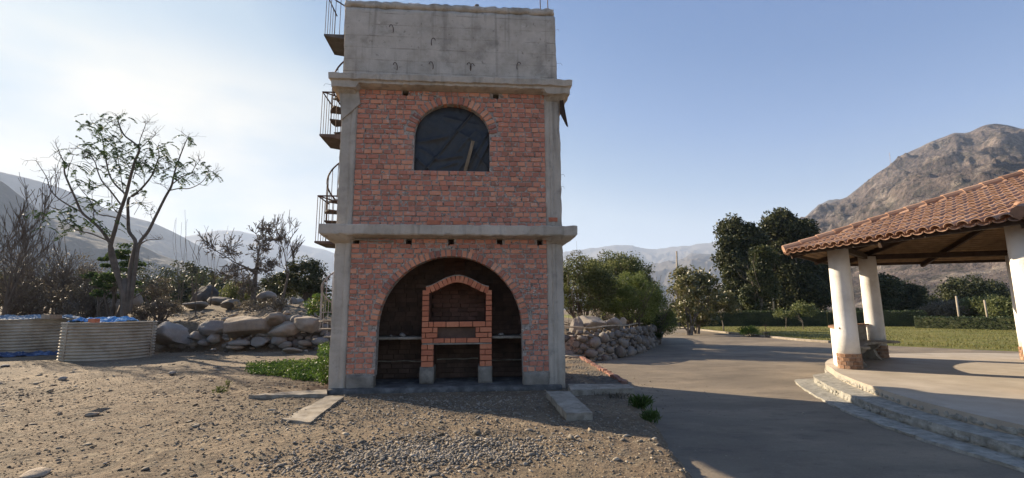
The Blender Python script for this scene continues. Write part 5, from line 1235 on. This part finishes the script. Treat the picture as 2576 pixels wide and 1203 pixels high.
bare('bare_tree', 716, 772, 530, 25, 'slender bare tree between the round bare tree and the tower', 45, 1, 5, .09, seed=31, spread=.36, up=.10)
bare('bare_sapling', 488, 772, 690, 24.5, 'small leaning dead sapling on the open dirt of the bank', 16, 1, 3, .03, seed=1)
shrub('dark_bush', 762, 655, 760, 52, 40, 'dense dark round bush just left of the tower', M['lf_dark'], 60, 150, .20, cr_=.7, stems=8)
shrub('dark_bush', 700, 690, 760, 40, 46, 'lower dark bush behind the slender bare tree', M['lf_dark'], 40, 120, .22, cr_=.8, stems=6)
shrub('flowering_creeper', 805, 742, 800, 34, 21.0, 'bright green creeper with yellow flowers beside the spiral staircase', M['lf_bright'], 50, 60, .08, cr_=.22, stems=6, flat=.7, cat='creeper')
ff = D(800, 765, 20.6); pts = blob_pts((0, 0, 0), (.5, .4, .35), 60); fl = leaves_mesh('flowers', pts, .05, M['flower'], 1.1); fo = link('flowers', fl); fo.location = ff; fo['kind'] = 'stuff'
# far dark trees of the valley at the left
vt_ = [(40, 668, 60, 110), (120, 660, 70, 120), (210, 680, 60, 105), (300, 668, 60, 115), (380, 640, 60, 130), (455, 650, 50, 110), (510, 672, 48, 90), (560, 690, 46, 130), (600, 712, 40, 100), (655, 700, 45, 140), (20, 700, 80, 80), (790, 700, 40, 90), (480, 700, 60, 75), (350, 705, 70, 75), (560, 720, 60, 70)]
vw = []; rnv = np.random.default_rng(4)
for (u, vt, hf, Y) in vt_:
    b = D(u, 775, Y); gz = HZ(b.x, b.y) - 1; k = Y / FPX; t_ = D(u, vt, Y).z; ht = t_ - gz
    vw.append(crown_pts((b.x, b.y, gz + ht * .5), (hf * k, hf * k * .8, ht * .5), 50, 75, 2.0, rnv, .8, -1))
tag(link('valley_wood', leaves_mesh('valley_wood', np.concatenate(vw), .62, M['lf_dark'], 1.6, rng=rnv)), 'hazy dark wood filling the valley behind the left bank', 'wood', kind='stuff')
# pale houses in the valley
for i, (u, v, w_, h_, lab) in enumerate(((578, 682, 16, 20, 'pale house far off in the valley, taller one'), (592, 700, 20, 10, 'pale low house far off in the valley'), (604, 692, 10, 8, 'small pale house farthest right in the valley'))):
    Y = 260; p = D(u, v, Y); k = Y / FPX; hb = empty('distant_house', (p.x, p.y, p.z - h_ * k / 2 - 4)); tag(hb, lab, 'house'); mb = MB(); ww, hh = w_ * k, h_ * k + 4
    mb.box((-ww / 2, -3, 0), (ww / 2, 3, hh)); mb.build('walls', M['wall_house'], hb)
    for a in range(3):
        mb = MB(); x = -ww * .3 + a * ww * .3; mb.box((x - ww * .07, -3.05, hh - 1.9), (x + ww * .07, -2.9, hh - .9)); mb.build('window', M['glass_dark'], hb)

# ------------------------------------------------------------------ right hand vegetation
MZ = None
shrub('green_shrub', 1470, 655, 815, 75, 21, 'dusty green shrub rising directly beside the right edge of the tower', M['lf_shrub'], 120, 190, .085, cr_=.42, stems=12)
shrub('green_shrub', 1560, 640, 800, 92, 25, 'broad dark olive shrub, tallest above the stone wall', M['lf_shrub'], 150, 220, .10, cr_=.5, stems=12)
shrub('feathery_bush', 1590, 690, 830, 78, 21.5, 'lighter feathery green bush spilling over the stone wall', M['lf_feather'], 120, 240, .085, cr_=.38, stems=8, aspect=3)
shrub('feathery_bush', 1650, 725, 850, 45, 24, 'drooping green bush at the far end of the stone wall', M['lf_feather'], 70, 220, .09, cr_=.4, stems=8, aspect=3)
shrub('dark_bush', 1640, 790, 862, 28, 23.5, 'dark weeds hanging over the end of the stone wall', M['lf_hedge'], 30, 130, .08, cr_=.3, stems=4)
shrub('dry_scrub', 1500, 780, 812, 50, 18.9, 'straw coloured weeds between the wall boulders and the shrubs', M['lf_dry'], 24, 80, .07, cr_=.25, stems=12, twigs=1)
rl = random.Random(12)
for i, (u, vt, lab) in enumerate(((1428, 640, 'tall stalk with a pale plume, the one closest to the tower edge'), (1440, 628, 'tall plumed stalk just left of the bare whip beside the tower'), (1449, 607, 'tallest stalk beside the tower, a bare straight whip'), (1462, 645, 'plumed stalk farthest right of the tower, before the green shrub'))):
    b = D(u, 740, 20); b.z = HZ(b.x, b.y); tp_ = D(u + rl.uniform(-4, 4), vt, 20); e = empty('tall_stalk', b); tag(e, lab, 'plant', 'thin tall stalks beside the tower')
    mb = MB(); mb.tube([(0, 0, 0), ((tp_ - b) * .5 + Vector((.05, 0, 0))), tp_ - b], [.012, .009, .004], 4); mb.build('stalk', M['twig'], e)
    if i != 2:
        c = np.array(tp_ - b) + np.array((.12, 0, -.15)); link('plume', leaves_mesh('plume', blob_pts(c, (.28, .15, .16), 140), .07, M['lf_loquat'], 3, np.tile((1., 0, -.3), (140, 1))), None, e)['kind'] = 'stuff'
def tree_r(name, u, vt, vb, half, Y, label, mat_, clumps, per, size, cr_, trunk_r=.12, stems=3, ground=-.1, low=-.5, frac=.62, aspect=1.8, depth_=.8, bark='bark', zc=None, flat=.8, shape=None, cat='tree', group=None):
    rl = random.Random(int(u)); rn = np.random.default_rng(int(u)); b = D(u, vb, Y); b.z = ground; ht = D(u, vt, Y).z - ground; R_ = half * Y / FPX
    e = empty(name, b); tag(e, label, cat, group); mb = MB(); tips = []
    for i in range(stems):
        a = rl.uniform(0, 6.28); l = .06 if stems == 1 else .2
        branch(mb, Vector((rl.gauss(0, .04 * stems), rl.gauss(0, .04 * stems), -.2)), Vector((math.cos(a) * l, math.sin(a) * l, 1)), ht * .45, trunk_r, 3, rl, tips, .42, 4, .07, .05, (2, 3), .66, 6, .015)
    zm = max(v[2] for v in mb.v); f = min(1, ht * .9 / zm); mb.v = [(v[0] * f, v[1] * f, v[2] * f) for v in mb.v]; mb.build('trunk', M[bark], e)
    h2_ = ht * frac / 2
    if shape is None: pts = crown_pts((0, 0, ht - h2_), (R_, R_ * depth_, h2_ * .93), clumps, per, cr_, rn, flat, low)
    else:
        out_ = []; k = Y / FPX
        for (du, v, r_) in shape:      # separate masses of the crown
            q = D(u + du, v, Y); c = np.array(q - b) + np.array((0, rn.uniform(-.5, .5) * R_ * depth_, 0)); rr_ = r_ * k
            out_.append(crown_pts(c, (rr_, rr_ * depth_, rr_), int(clumps * (r_ ** 2) / sum(s_[2] ** 2 for s_ in shape)) + 4, per, cr_, rn, flat, -1))
        pts = np.concatenate(out_)
    pts = pts[pts[:, 2] > .15]; link('crown', leaves_mesh('crown', pts, size, mat_, aspect, rng=rn), None, e)['kind'] = 'stuff'; return e
tree_r('broadleaf_tree', 1752, 668, 822, 62, 34, 'broad leaved tree with pale undersides beside the road kerb', M['lf_loquat'], 95, 75, .27, .62, stems=4, frac=.93, aspect=2.4, low=-1)
tree_r('broadleaf_tree', 1735, 690, 826, 34, 32, 'low broad leaved bush at the foot of the bigger broad leaved tree', M['lf_loquat'], 40, 60, .25, .5, stems=3, frac=.85, aspect=2.4, low=-1)
tree_r('small_tree', 1818, 732, 824, 38, 36, 'small round tree on a thin trunk right of the broad leaved tree', M['lf_loquat'], 60, 90, .19, .5, .06, 1, frac=.70, aspect=2.2)
tree_r('small_tree', 2020, 762, 826, 32, 38, 'small sapling in front of the hedge, nearest the pavilion', M['lf_shrub'], 24, 60, .17, .42, .04, 1, frac=.62, aspect=2)
tree_r('small_tree', 1978, 775, 825, 22, 38, 'thin sapling before the hedge, left of the other sapling', M['lf_shrub'], 14, 40, .15, .35, .03, 1, frac=.6, aspect=2)
BT = 58
tree_r('tall_evergreen', 1872, 548, 815, 62, BT, 'leftmost of the tall dark evergreens behind the hedge', M['lf_dark'], 250, 170, .36, 1.15, .35, 2, frac=.9, shape=[(-20, 572, 26), (10, 600, 34), (-46, 618, 14), (-35, 650, 30), (10, 660, 42), (-25, 700, 34), (15, 730, 36), (-30, 745, 24), (20, 775, 22)], depth_=.9)
tree_r('tall_evergreen', 1948, 535, 815, 60, BT + 4, 'middle and broadest of the tall dark evergreens behind the hedge', M['lf_dark'], 260, 170, .38, 1.2, .35, 2, frac=.9, shape=[(-15, 568, 28), (20, 565, 26), (0, 610, 44), (-20, 660, 44), (25, 660, 40), (0, 720, 40), (25, 750, 34), (-25, 760, 28)], depth_=.9)
tree_r('tall_evergreen', 2000, 532, 815, 55, BT + 2, 'rightmost of the tall dark evergreens, tallest and nearest the mountain', M['lf_dark'], 240, 170, .38, 1.2, .35, 2, frac=.9, shape=[(-25, 560, 26), (5, 585, 30), (25, 610, 24), (-15, 630, 38), (20, 665, 36), (-10, 700, 40), (25, 740, 36), (-20, 760, 32)], depth_=.9)
tree_r('vine_clad_tree', 1905, 618, 812, 30, BT - 8, 'paler olive tree with hanging foliage in front of the tall evergreens', M['lf_olive'], 110, 130, .30, .8, .2, 2, frac=.9, shape=[(15, 645, 24), (5, 690, 22), (22, 730, 20), (-5, 770, 16), (-20, 740, 14)], depth_=.7)
tree_r('dark_tree', 2075, 640, 815, 45, BT + 6, 'dark twiggy tree partly behind the pavilion\'s first column', M['lf_dark'], 130, 110, .34, 1.1, .25, 4, frac=.9, bark='bark_pale')
# hedge
def hedge(name, pts, hgt, wd, label, seed):
    """pts: ground polyline"""
    e = empty(name, (pts[0][0], pts[0][1], -.1)); tag(e, label, 'hedge'); mb = MB(); rn = np.random.default_rng(seed); C = []
    for (x0, y0), (x1, y1) in zip(pts[:-1], pts[1:]):
        a = Vector((x0, y0, 0)) - Vector((pts[0][0], pts[0][1], 0)); b = Vector((x1, y1, 0)) - Vector((pts[0][0], pts[0][1], 0)); mb.beam(a + Vector((0, 0, hgt * .47)), b + Vector((0, 0, hgt * .47)), wd * .86, hgt * .92)
        ln = (b - a).length; d = (b - a) / ln; n = Vector((-d.y, d.x, 0)); cnt = int(ln * hgt * 2 * 260 / 2)
        for _ in range(cnt):
            f = rn.integers(0, 4); t = rn.uniform(0, ln)
            if f < 2: q = a + d * t + n * (-wd / 2 if n.y > 0 else wd / 2) * (1 + rn.normal() * .05) + Vector((0, 0, rn.uniform(0, hgt)))
            elif f == 2: q = a + d * t + n * rn.uniform(-wd / 2, wd / 2) + Vector((0, 0, hgt + rn.normal() * .025))
            else: q = a + d * t + n * (wd / 2) + Vector((0, 0, rn.uniform(0, hgt)))
            C.append(tuple(q))
    mb.build('inner_branches', M['lf_dark'], e); link('leaves', leaves_mesh('leaves', np.array(C), .11, M['lf_hedge'], 1.6, rng=rn), None, e)['kind'] = 'stuff'
hedge('clipped_hedge', [(13.5, 47.5), (20, 46.5), (29.5, 45)], 1.45, 1.2, 'long dark clipped hedge in front of the tall evergreens', 1)
hedge('clipped_hedge', [(29.8, 45), (36, 41.5)], 1.4, 1.2, 'shaded length of clipped hedge behind the pavilion bench', 2)
hedge('clipped_hedge', [(33.5, 39.5), (36.5, 34.5), (41, 29)], .95, 1.1, 'lower green hedge at far right seen under the pavilion roof', 3)
# trees beyond the pavilion
for (nm, u, vt, vb, hf, Y, lab, mt, cl_, per, sz, cr_) in (
    ('round_tree', 2270, 706, 812, 52, 60, 'dark round tree right of the pavilion\'s second column', 'lf_dark', 90, 120, .32, 1.1),
    ('round_tree', 2235, 690, 812, 26, 56, 'dark tree partly behind the pavilion\'s second column', 'lf_dark', 50, 110, .3, .9),
    ('round_tree', 2330, 745, 812, 34, 66, 'small dark tree in the dip between the larger ones', 'lf_dark', 40, 90, .32, 1.0),
    ('acacia_tree', 2440, 694, 812, 50, 70, 'tall dark tree at far right with a spreading crown', 'lf_dark', 100, 120, .36, 1.2),
    ('acacia_tree', 2500, 712, 812, 50, 74, 'dark spreading tree just left of the right column', 'lf_dark', 80, 110, .36, 1.2),
    ('olive_shrub', 2395, 762, 826, 58, 48, 'brownish thorny shrub behind the low hedge under the pavilion', 'lf_dry', 90, 90, .2, .7),
    ('olive_shrub', 2480, 748, 826, 50, 46, 'grey green wide shrub behind the low hedge at far right', 'lf_shrub', 90, 100, .2, .7),
    ('olive_shrub', 2545, 752, 826, 40, 42, 'grey green shrub against the right column', 'lf_shrub', 60, 100, .2, .7),
    ('olive_shrub', 2165, 778, 815, 26, 62, 'pale green bush between the two left columns', 'lf_shrub', 30, 90, .25, .8),
    ('olive_shrub', 2340, 788, 826, 40, 58, 'low green bushes behind the middle of the lawn', 'lf_dry', 40, 80, .22, .8)):
    tree_r(nm, u, vt, vb, hf, Y, lab, M[mt], cl_, per, sz, cr_, .15, 2, frac=.9, low=-.9)
for i, (u, vt, vb, Y, lab) in enumerate(((1702, 632, 800, 46, 'bare wooden pole rising behind the broad leaved tree'), (1942, 697, 790, 54, 'wooden pole standing before the tall evergreens'), (2405, 745, 812, 40, 'pale wooden post, left one beyond the lawn at far right'), (2476, 755, 805, 42, 'pale wooden post, right one beyond the lawn at far right'))):
    b = D(u + (10 if u > 2300 else 4), vb, Y); t = D(u, vt, Y); b.z = -.1; mb = MB(); mb.tube([(0, 0, 0), tuple(t - b)], [.10 if Y > 43 else .085, .075], 8); o = mb.build('wooden_pole', M['post'], None, True); o.location = b; tag(o, lab, 'pole')
# flower bed plant and little lantern on the kerb
fb = shrub('flowering_plant', 1885, 825, 843, 24, 30, 'low bright plant with yellow flowers at the lawn corner', M['lf_bright'], 26, 60, .09, ground=-.1, cr_=.28, stems=4, cat='plant')
fo = link('flowers', leaves_mesh('flowers', blob_pts((0, 0, .4), (.6, .4, .25), 60), .06, M['flower'], 1.1), None, fb); fo['kind'] = 'stuff'
b = G(1928, 848, -.1); ln_ = empty('garden_lamp', b); tag(ln_, 'small black garden lamp on a stake at the kerb of the lawn', 'garden lamp')
mb = MB(); mb.tube([(0, 0, 0), (0, 0, .72)], .018, 6); mb.build('stake', M['rust'], ln_)
mb = MB(); mb.box((-.16, -.1, .02), (.16, .1, .06)); mb.box((-.16, -.1, .24), (.16, .1, .28))
for x in (-.15, 0, .15):
    for y in (-.09, .09): mb.box((x - .012, y - .012, .06), (x + .012, y + .012, .24))
mb.build('cage', M['black_plastic'], ln_); mb = MB(); mb.box((-.15, -.012, .70), (.15, .012, .725)); mb.build('crossbar', M['rust'], ln_)

# ------------------------------------------------------------------ hills and mountains
def interp_prof(prof, u): return np.interp(u, [p[0] for p in prof], [p[1] for p in prof])
def range_mesh(name, prof, Rr, R1, zb, mt, amp, fx, seed, nu=260, nr=70, pw=1.0, sil=.012, gully=1.0, label=None):
    us = CXP + FPX * np.tan(np.linspace(math.atan((prof[0][0] - CXP) / FPX), math.atan((prof[-1][0] - CXP) / FPX), nu)); vv = interp_prof(prof, us)
    az_ = []; el = []
    for u, v in zip(us, vv): d = ray(u, v).normalized(); az_.append(math.atan2(d.x, d.y)); el.append(d.z / math.hypot(d.x, d.y))
    az_ = np.array(az_); el = np.array(el); ks = np.ones(9) / 9; elp = np.convolve(np.pad(el, 4, 'edge'), ks, 'valid'); el = elp * .5 + el * .5
    t = np.concatenate([np.linspace(0, 1, nr), 1 + np.linspace(.02, .4, 10)]); A, T = np.meshgrid(az_, t); E = np.tile(el, (len(t), 1))
    Rad = R1 + (Rr - R1) * T; x = Rad * np.sin(A); y = Rad * np.cos(A); top = EYE + E * Rr
    base_ = zb + (top - zb) * np.where(T <= 1, np.clip(T, 0, 1) ** pw, 1 - (T - 1) * 1.2)
    s_ = fx; r1 = 1 - np.abs(fbm(x / s_ + .35 * y / s_, y / s_ * .8, 6, seed)) * 2.6; r2 = fbm(x / s_ * 2.3, y / s_ * 2.3, 5, seed + 5)
    r3 = 1 - np.abs(fbm(x / s_ * 3.7, y / s_ * 3.7, 4, seed + 9)) * 2.4
    env = np.clip(np.minimum(T * 4, (1.0 - T) * 3.0), 0, 1) * (T <= 1) + (T > 1) * .15
    r4 = 1 - np.abs(fbm(x / s_ * 9, y / s_ * 9, 3, seed + 13)) * 2.4
    z = base_ + amp * env * ((r1 - .5) * gully + .45 * r2 + .30 * (r3 - .5) + .12 * (r4 - .5)) + (top - zb) * sil * fbm(A * 60, A * 0 + 3, 5, seed + 2) * (T > .9)
    i2 = np.arange(x.size).reshape(x.shape); f = np.stack([i2[:-1, :-1], i2[:-1, 1:], i2[1:, 1:], i2[1:, :-1]], -1).reshape(-1, 4)
    o = link(name, np_mesh(name, np.stack([x, y, z], -1).reshape(-1, 3), f, mt, True)); o['kind'] = 'structure'; return o
range_mesh('mountain', [(1930, 640), (1985, 575), (2020, 550), (2060, 524), (2095, 508), (2130, 496), (2165, 468), (2200, 440), (2235, 418), (2265, 392), (2300, 376), (2340, 358), (2370, 346), (2400, 334), (2425, 336), (2440, 333), (2460, 322), (2480, 313), (2505, 311), (2535, 315), (2576, 325), (2700, 340), (2900, 420), (3300, 480), (4200, 520)], 1700, 260, -2, M['mount'], 42, 230, 11, 620, 220, 1.06, .004)
range_mesh('mountain', [(1960, 610), (2010, 560), (2060, 515), (2100, 500), (2180, 520), (2300, 560)], 2600, 1800, 0, M['farmount'], 60, 300, 17, 80, 30, 1, .03)
range_mesh('mountain', [(1380, 640), (1420, 634), (1450, 630), (1480, 626), (1520, 620), (1560, 616), (1590, 616), (1620, 624), (1650, 628), (1690, 622), (1720, 620), (1750, 614), (1790, 610), (1850, 600), (1950, 590), (2080, 560)], 7000, 4700, 0, M['farmount'], 120, 800, 23, 300, 60, .9, .02)
range_mesh('mountain', [(1500, 720), (1560, 690), (1640, 668), (1680, 658), (1705, 655), (1735, 641), (1755, 636), (1790, 640), (1820, 655), (1860, 668), (1950, 660), (2080, 640)], 4300, 2000, -5, M['farmount'], 80, 520, 31, 240, 70, .9, .03)
range_mesh('hill', [(-14000, 700), (-7000, 150), (-3500, 200), (-1200, 330), (-600, 370), (-200, 405), (0, 432), (60, 446), (100, 456), (150, 472), (200, 492), (260, 522), (330, 546), (380, 558), (430, 580), (500, 618), (560, 650), (620, 684), (700, 716), (800, 735), (900, 745)], 4200, 2500, -9, M['hill'], 60, 520, 41, 420, 90, 1.0, .004, .5)
range_mesh('hill', [(-14000, 740), (-7000, 400), (-3500, 300), (-1200, 380), (-400, 420), (-100, 440), (0, 452), (60, 500), (130, 552), (200, 570), (260, 588), (330, 606), (400, 640), (480, 668), (560, 700), (650, 725), (760, 742)], 1900, 1150, -9, M['hill'], 26, 300, 47, 400, 70, 1.0, .006, .5)
range_mesh('mountain', [(380, 620), (450, 600), (520, 585), (560, 575), (600, 582), (660, 592), (760, 615), (860, 640), (1000, 660), (1200, 650), (1400, 640)], 7200, 5000, 0, M['farmount'], 100, 800, 53, 160, 40, .9, .02)
# radio mast on the mountain shoulder
p = D(2241, 412, 1560); q = D(2240, 384, 1560); mst = empty('radio_mast', p - Vector((0, 0, 20))); tag(mst, 'thin lattice radio mast standing on the shoulder of the right mountain', 'radio mast'); H_ = q.z - p.z + 20; mb = MB()
for a in range(3):
    c, s_ = math.cos(a * 2.09), math.sin(a * 2.09); mb.tube([(2.2 * c, 2.2 * s_, 0), (.8 * c, .8 * s_, H_)], .28, 4)
for i in range(12):
    z = H_ * i / 12; r_ = 2.2 - 1.4 * i / 12; mb.tube([(r_ * math.cos(i * 2.09), r_ * math.sin(i * 2.09), z), (r_ * math.cos((i + 1) * 2.09), r_ * math.sin((i + 1) * 2.09), z + H_ / 12)], .2, 4)
mb.build('lattice', M['antenna'], mst)

# ------------------------------------------------------------------ ground cover, pebbles, weeds
def inside_ok(x, y):
    lx = (x - A0.x) * math.cos(TANG) + (y - A0.y) * math.sin(TANG); lyy = -(x - A0.x) * math.sin(TANG) + (y - A0.y) * math.cos(TANG)
    return ~((lx > -.05) & (lx < TW + .05) & (lyy > -.2) & (lyy < TD))
def pebbles(name, xy, size, mt, seed, flat=.5, sink=.25):
    rn = np.random.default_rng(seed); n = len(xy); z = height(xy[:, 0], xy[:, 1])
    # irregular 8-vertex stones: squashed, jittered octahedra with a flat crown (10 faces, quads + tris as tris)
    base = np.array([(1, 0, 0), (.3, .9, 0), (-.8, .6, 0), (-.9, -.5, 0), (.2, -1, 0), (.45, .25, .8), (-.45, .2, .9), (-.05, -.5, .75), (0, 0, -.6)])
    tri = np.array([(0, 1, 5), (1, 2, 6), (1, 6, 5), (2, 3, 6), (3, 7, 6), (3, 4, 7), (4, 0, 7), (0, 5, 7), (5, 6, 7), (1, 0, 8), (2, 1, 8), (3, 2, 8), (4, 3, 8), (0, 4, 8)])
    V = base[None] * (1 + rn.uniform(-.25, .25, (n, 9, 1))) + rn.uniform(-.12, .12, (n, 9, 3)); s_ = size[:, None]
    sc_ = np.stack([size * rn.uniform(.8, 1.4, n), size * rn.uniform(.55, 1.0, n), size * flat * rn.uniform(.6, 1.3, n)], 1); V = V * sc_[:, None, :]
    a = rn.uniform(0, 6.28, n); c, s2 = np.cos(a), np.sin(a); x = V[:, :, 0] * c[:, None] - V[:, :, 1] * s2[:, None]; y = V[:, :, 0] * s2[:, None] + V[:, :, 1] * c[:, None]
    tlt = rn.normal(0, .25, n)[:, None]; zz = V[:, :, 2] + tlt * x; V = np.stack([x + xy[:, None, 0], y + xy[:, None, 1], zz + (z + size * flat * (.5 - sink))[:, None]], -1)
    Fc = (np.arange(n)[:, None, None] * 9 + tri[None]).reshape(-1, 3); o = link(name, np_mesh(name, V.reshape(-1, 3), Fc, mt)); o['kind'] = 'stuff'; return o
rn = np.random.default_rng(77)
def field(n, x0, x1, y0, y1, pw=1.0): x = rn.uniform(x0, x1, n); y = y0 + (y1 - y0) * rn.uniform(0, 1, n) ** pw; return np.stack([x, y], 1)
def keep(xy, edge=.1, dens=None):
    e = polydist(xy[:, 0], xy[:, 1], EDGE); b = polydist(xy[:, 0], xy[:, 1], BANK); k = (e > edge) & inside_ok(xy[:, 0], xy[:, 1]) & (b < -.1)
    if dens is not None: k &= rn.uniform(0, 1, len(xy)) < dens(xy)
    return xy[k]
dn = lambda xy: np.clip(.35 + 1.1 * fbm(xy[:, 0] * .6, xy[:, 1] * .6, 4, 55), .05, 1)
a = keep(field(26000, -11, 2.6, 2.8, 10, 1.2), .0, dn); pebbles('pebbles', a, .010 * np.exp(rn.normal(0, .45, len(a))), M['pebble'], 1)
a = keep(field(42000, -11, 2.6, 2.6, 13, 1.3), .0); pebbles('dirt_crumbs', a, .0065 * np.exp(rn.normal(0, .5, len(a))), M['crumb'], 21, .55)
a = keep(field(4200, -12, 2.6, 2.8, 12, 1.1), .05, dn); pebbles('pebbles', a, .022 * np.exp(rn.normal(0, .35, len(a))), M['pebble'], 2, .4, .38)
a = keep(field(9000, -22, 2.4, 9, 19.3, .9), .1, dn); pebbles('pebbles', a, .022 * np.exp(rn.normal(0, .5, len(a))), M['pebble'], 3, .36, .4)
a = keep(field(420, -14, 2.2, 3, 16, 1), .1); pebbles('pebbles', a, .040 * np.exp(rn.normal(0, .35, len(a))), M['pebble'], 4, .34, .42)
a = field(9000, 1.0, 9, 2.5, 16, 1); e_ = polydist(a[:, 0], a[:, 1], EDGE); a = a[(e_ < -.12) & (rn.uniform(0, 1, len(a)) < np.exp(e_ * 1.1))]
o = pebbles('road_grit', a, .008 * np.exp(rn.normal(0, .5, len(a))), M['pebble'], 14, .5); vz = o.data; co = np.zeros(len(vz.vertices) * 3, np.float32); vz.vertices.foreach_get('co', co); co = co.reshape(-1, 9, 3); hh = height(a[:, 0], a[:, 1]); co[:, :, 2] += (np.maximum(hh, -.15) - hh)[:, None]; vz.vertices.foreach_set('co', co.ravel()); vz.update()
# gravel spill in front of the tower
gx = rn.normal(0, 1, (5200, 2)) * np.array([.85, .36]) + np.array([-.95, 5.65]); gx[:, 1] += .12 * gx[:, 0] + .1; gx = keep(gx, .2); pebbles('gravel_heap', gx, .015 * np.exp(rn.normal(0, .35, len(gx))), M['gravel'], 5, .6, .1)
gx = rn.normal(0, 1, (2600, 2)) * np.array([1.5, .55]) + np.array([-2.2, 7.3]); gx = keep(gx, .2); pebbles('gravel_spill', gx, .012 * np.exp(rn.normal(0, .4, len(gx))), M['gravel'], 6, .6, .1)
gx = rn.normal(0, 1, (2200, 2)) * np.array([1.3, .45]) + np.array([-1.4, 8.7]); gx = keep(gx, .2); pebbles('gravel_spill', gx, .012 * np.exp(rn.normal(0, .4, len(gx))), M['gravel'], 7, .6, .1)
# chips along the bank slope
x = rn.uniform(-16, 0, 3000); y = np.interp(x, [p[0] for p in BANK[:9]], [p[1] for p in BANK[:9]]) + rn.uniform(-.4, 9, 3000) ** 1.0; pebbles('bank_stones', np.stack([x, y], 1), .045 * np.exp(rn.normal(0, .5, 3000)), M['pebble'], 8, .5)
# creeping green plants left of the tower
C = []; S = []
for _ in range(420):
    t = rn.uniform(0, 1); u = 625 + 205 * t ** .8; v = rn.uniform(918 - 8 * t, 944 + 28 * t ** 1.5); p = G(u, v, 0); hh = rn.uniform(.04, .11) * (1 + .8 * t)
    k = rn.integers(18, 40); q = blob_pts((p.x, p.y, HZ(p.x, p.y) + hh * .5), (.14, .14, hh * .75), k); C.append(q)
for _ in range(90):
    u = rn.uniform(805, 828); v = rn.uniform(885, 968); p = G(u, v, 0); q = blob_pts((p.x, p.y, .22), (.16, .16, .28), 40); C.append(q)
C = np.concatenate(C); C = C[C[:, 2] > 0]; C = C[inside_ok(C[:, 0], C[:, 1])]
o = link('ground_cover', leaves_mesh('ground_cover', C, .055, M['lf_bright'], 1.5)); tag(o, 'patch of bright green creeping plants on the dirt left of the tower', 'ground cover', kind='stuff')
def weed(u, v, r_, h_, n, size, lab, mt, seed, blades=False):
    p = G(u, v, 0); p.z = HZ(p.x, p.y); e = empty('weed', p); tag(e, lab, 'weed'); rnn = np.random.default_rng(seed)
    if blades:
        q = blob_pts((0, 0, h_ * .4), (r_, r_ * .8, h_ * .5), n, rnn, .1); dd = np.stack([q[:, 0] * 1.5, q[:, 1] * 1.5, np.full(n, .35)], 1); o = link('blades', leaves_mesh('blades', q, size, M[mt], 9, dd, jitter=.15, rng=rnn), None, e)
    else: o = link('leaves', leaves_mesh('leaves', blob_pts((0, 0, h_ * .45), (r_, r_, h_ * .6), n, rnn, .1), size, M[mt], 1.6, rng=rnn), None, e)
    o['kind'] = 'stuff'; mb = MB(); rl = random.Random(seed); tips = []
    for _ in range(7): branch(mb, Vector((0, 0, 0)), Vector((rl.gauss(0, .6), rl.gauss(0, .6), 1)), h_ * .6, .004, 1, rl, tips, .4, 3, .2, .05, (2, 2), .7, 3, .002)
    mb.build('stems', M['twig'], e)
weed(553, 988, .16, .14, 170, .045, 'small reddish green weed alone on the open dirt', 'lf_shrub', 1); weed(572, 976, .08, .2, 60, .04, 'thin upright weed next to the small reddish weed', 'lf_shrub', 2)
weed(1612, 1028, .20, .2, 420, .15, 'tuft of green grass on the dirt edge above the road', 'grass_green', 3, True); weed(1636, 1056, .15, .17, 300, .13, 'second grass tuft lower down on the dirt edge', 'grass_green', 4, True)
weed(1500, 992, .25, .12, 90, .10, 'dry weeds in the shade of the long concrete beam', 'lf_dry', 5, True); weed(1395, 1000, .05, .10, 20, .05, 'tiny weed beside the short concrete beam', 'lf_shrub', 6)
weed(1555, 1000, .3, .1, 110, .10, 'dark dry weeds hanging below the end of the long beam', 'lf_dry', 8, True)
# lawn grass
n = 30000; yy = rn.uniform(12, 46, n); xx = curb_x(yy) + .1 + rn.uniform(0, 1, n) ** 1.3 * 24; zz = -.09 + .0 * xx
o = link('grass', leaves_mesh('grass', np.stack([xx, yy, zz + .03], 1), .12, M['grass'], 5, np.tile((0, 0, 1.), (n, 1)), jitter=.45)); tag(o, kind='stuff')
# dry twig on the dirt
p = G(1180, 1030, .01); mb = MB(); mb.tube([(0, 0, .01), (.06, .03, .02), (.1, .1, .01), (.22, .12, .02)], [.006, .005, .004, .003], 4); o = mb.build('dry_twig', M['twig']); o.location = p; tag(o, 'dry bent twig on the dirt in front of the tower', 'twig')

# ------------------------------------------------------------------ haze
hm = bpy.data.materials.new('haze'); hm.use_nodes = True; N, L = hm.node_tree.nodes, hm.node_tree.links; N.clear()
oo = N.new('ShaderNodeOutputMaterial'); pv = N.new('ShaderNodeVolumePrincipled'); pv.inputs['Color'].default_value = (.62, .76, 1, 1); pv.inputs['Density'].default_value = .00011; pv.inputs['Anisotropy'].default_value = .12; L.new(pv.outputs[0], oo.inputs['Volume'])
mb = MB(); mb.box((-11000, -1500, -15), (11000, 11500, 1180)); o = mb.build('haze', hm); tag(o, kind='stuff')
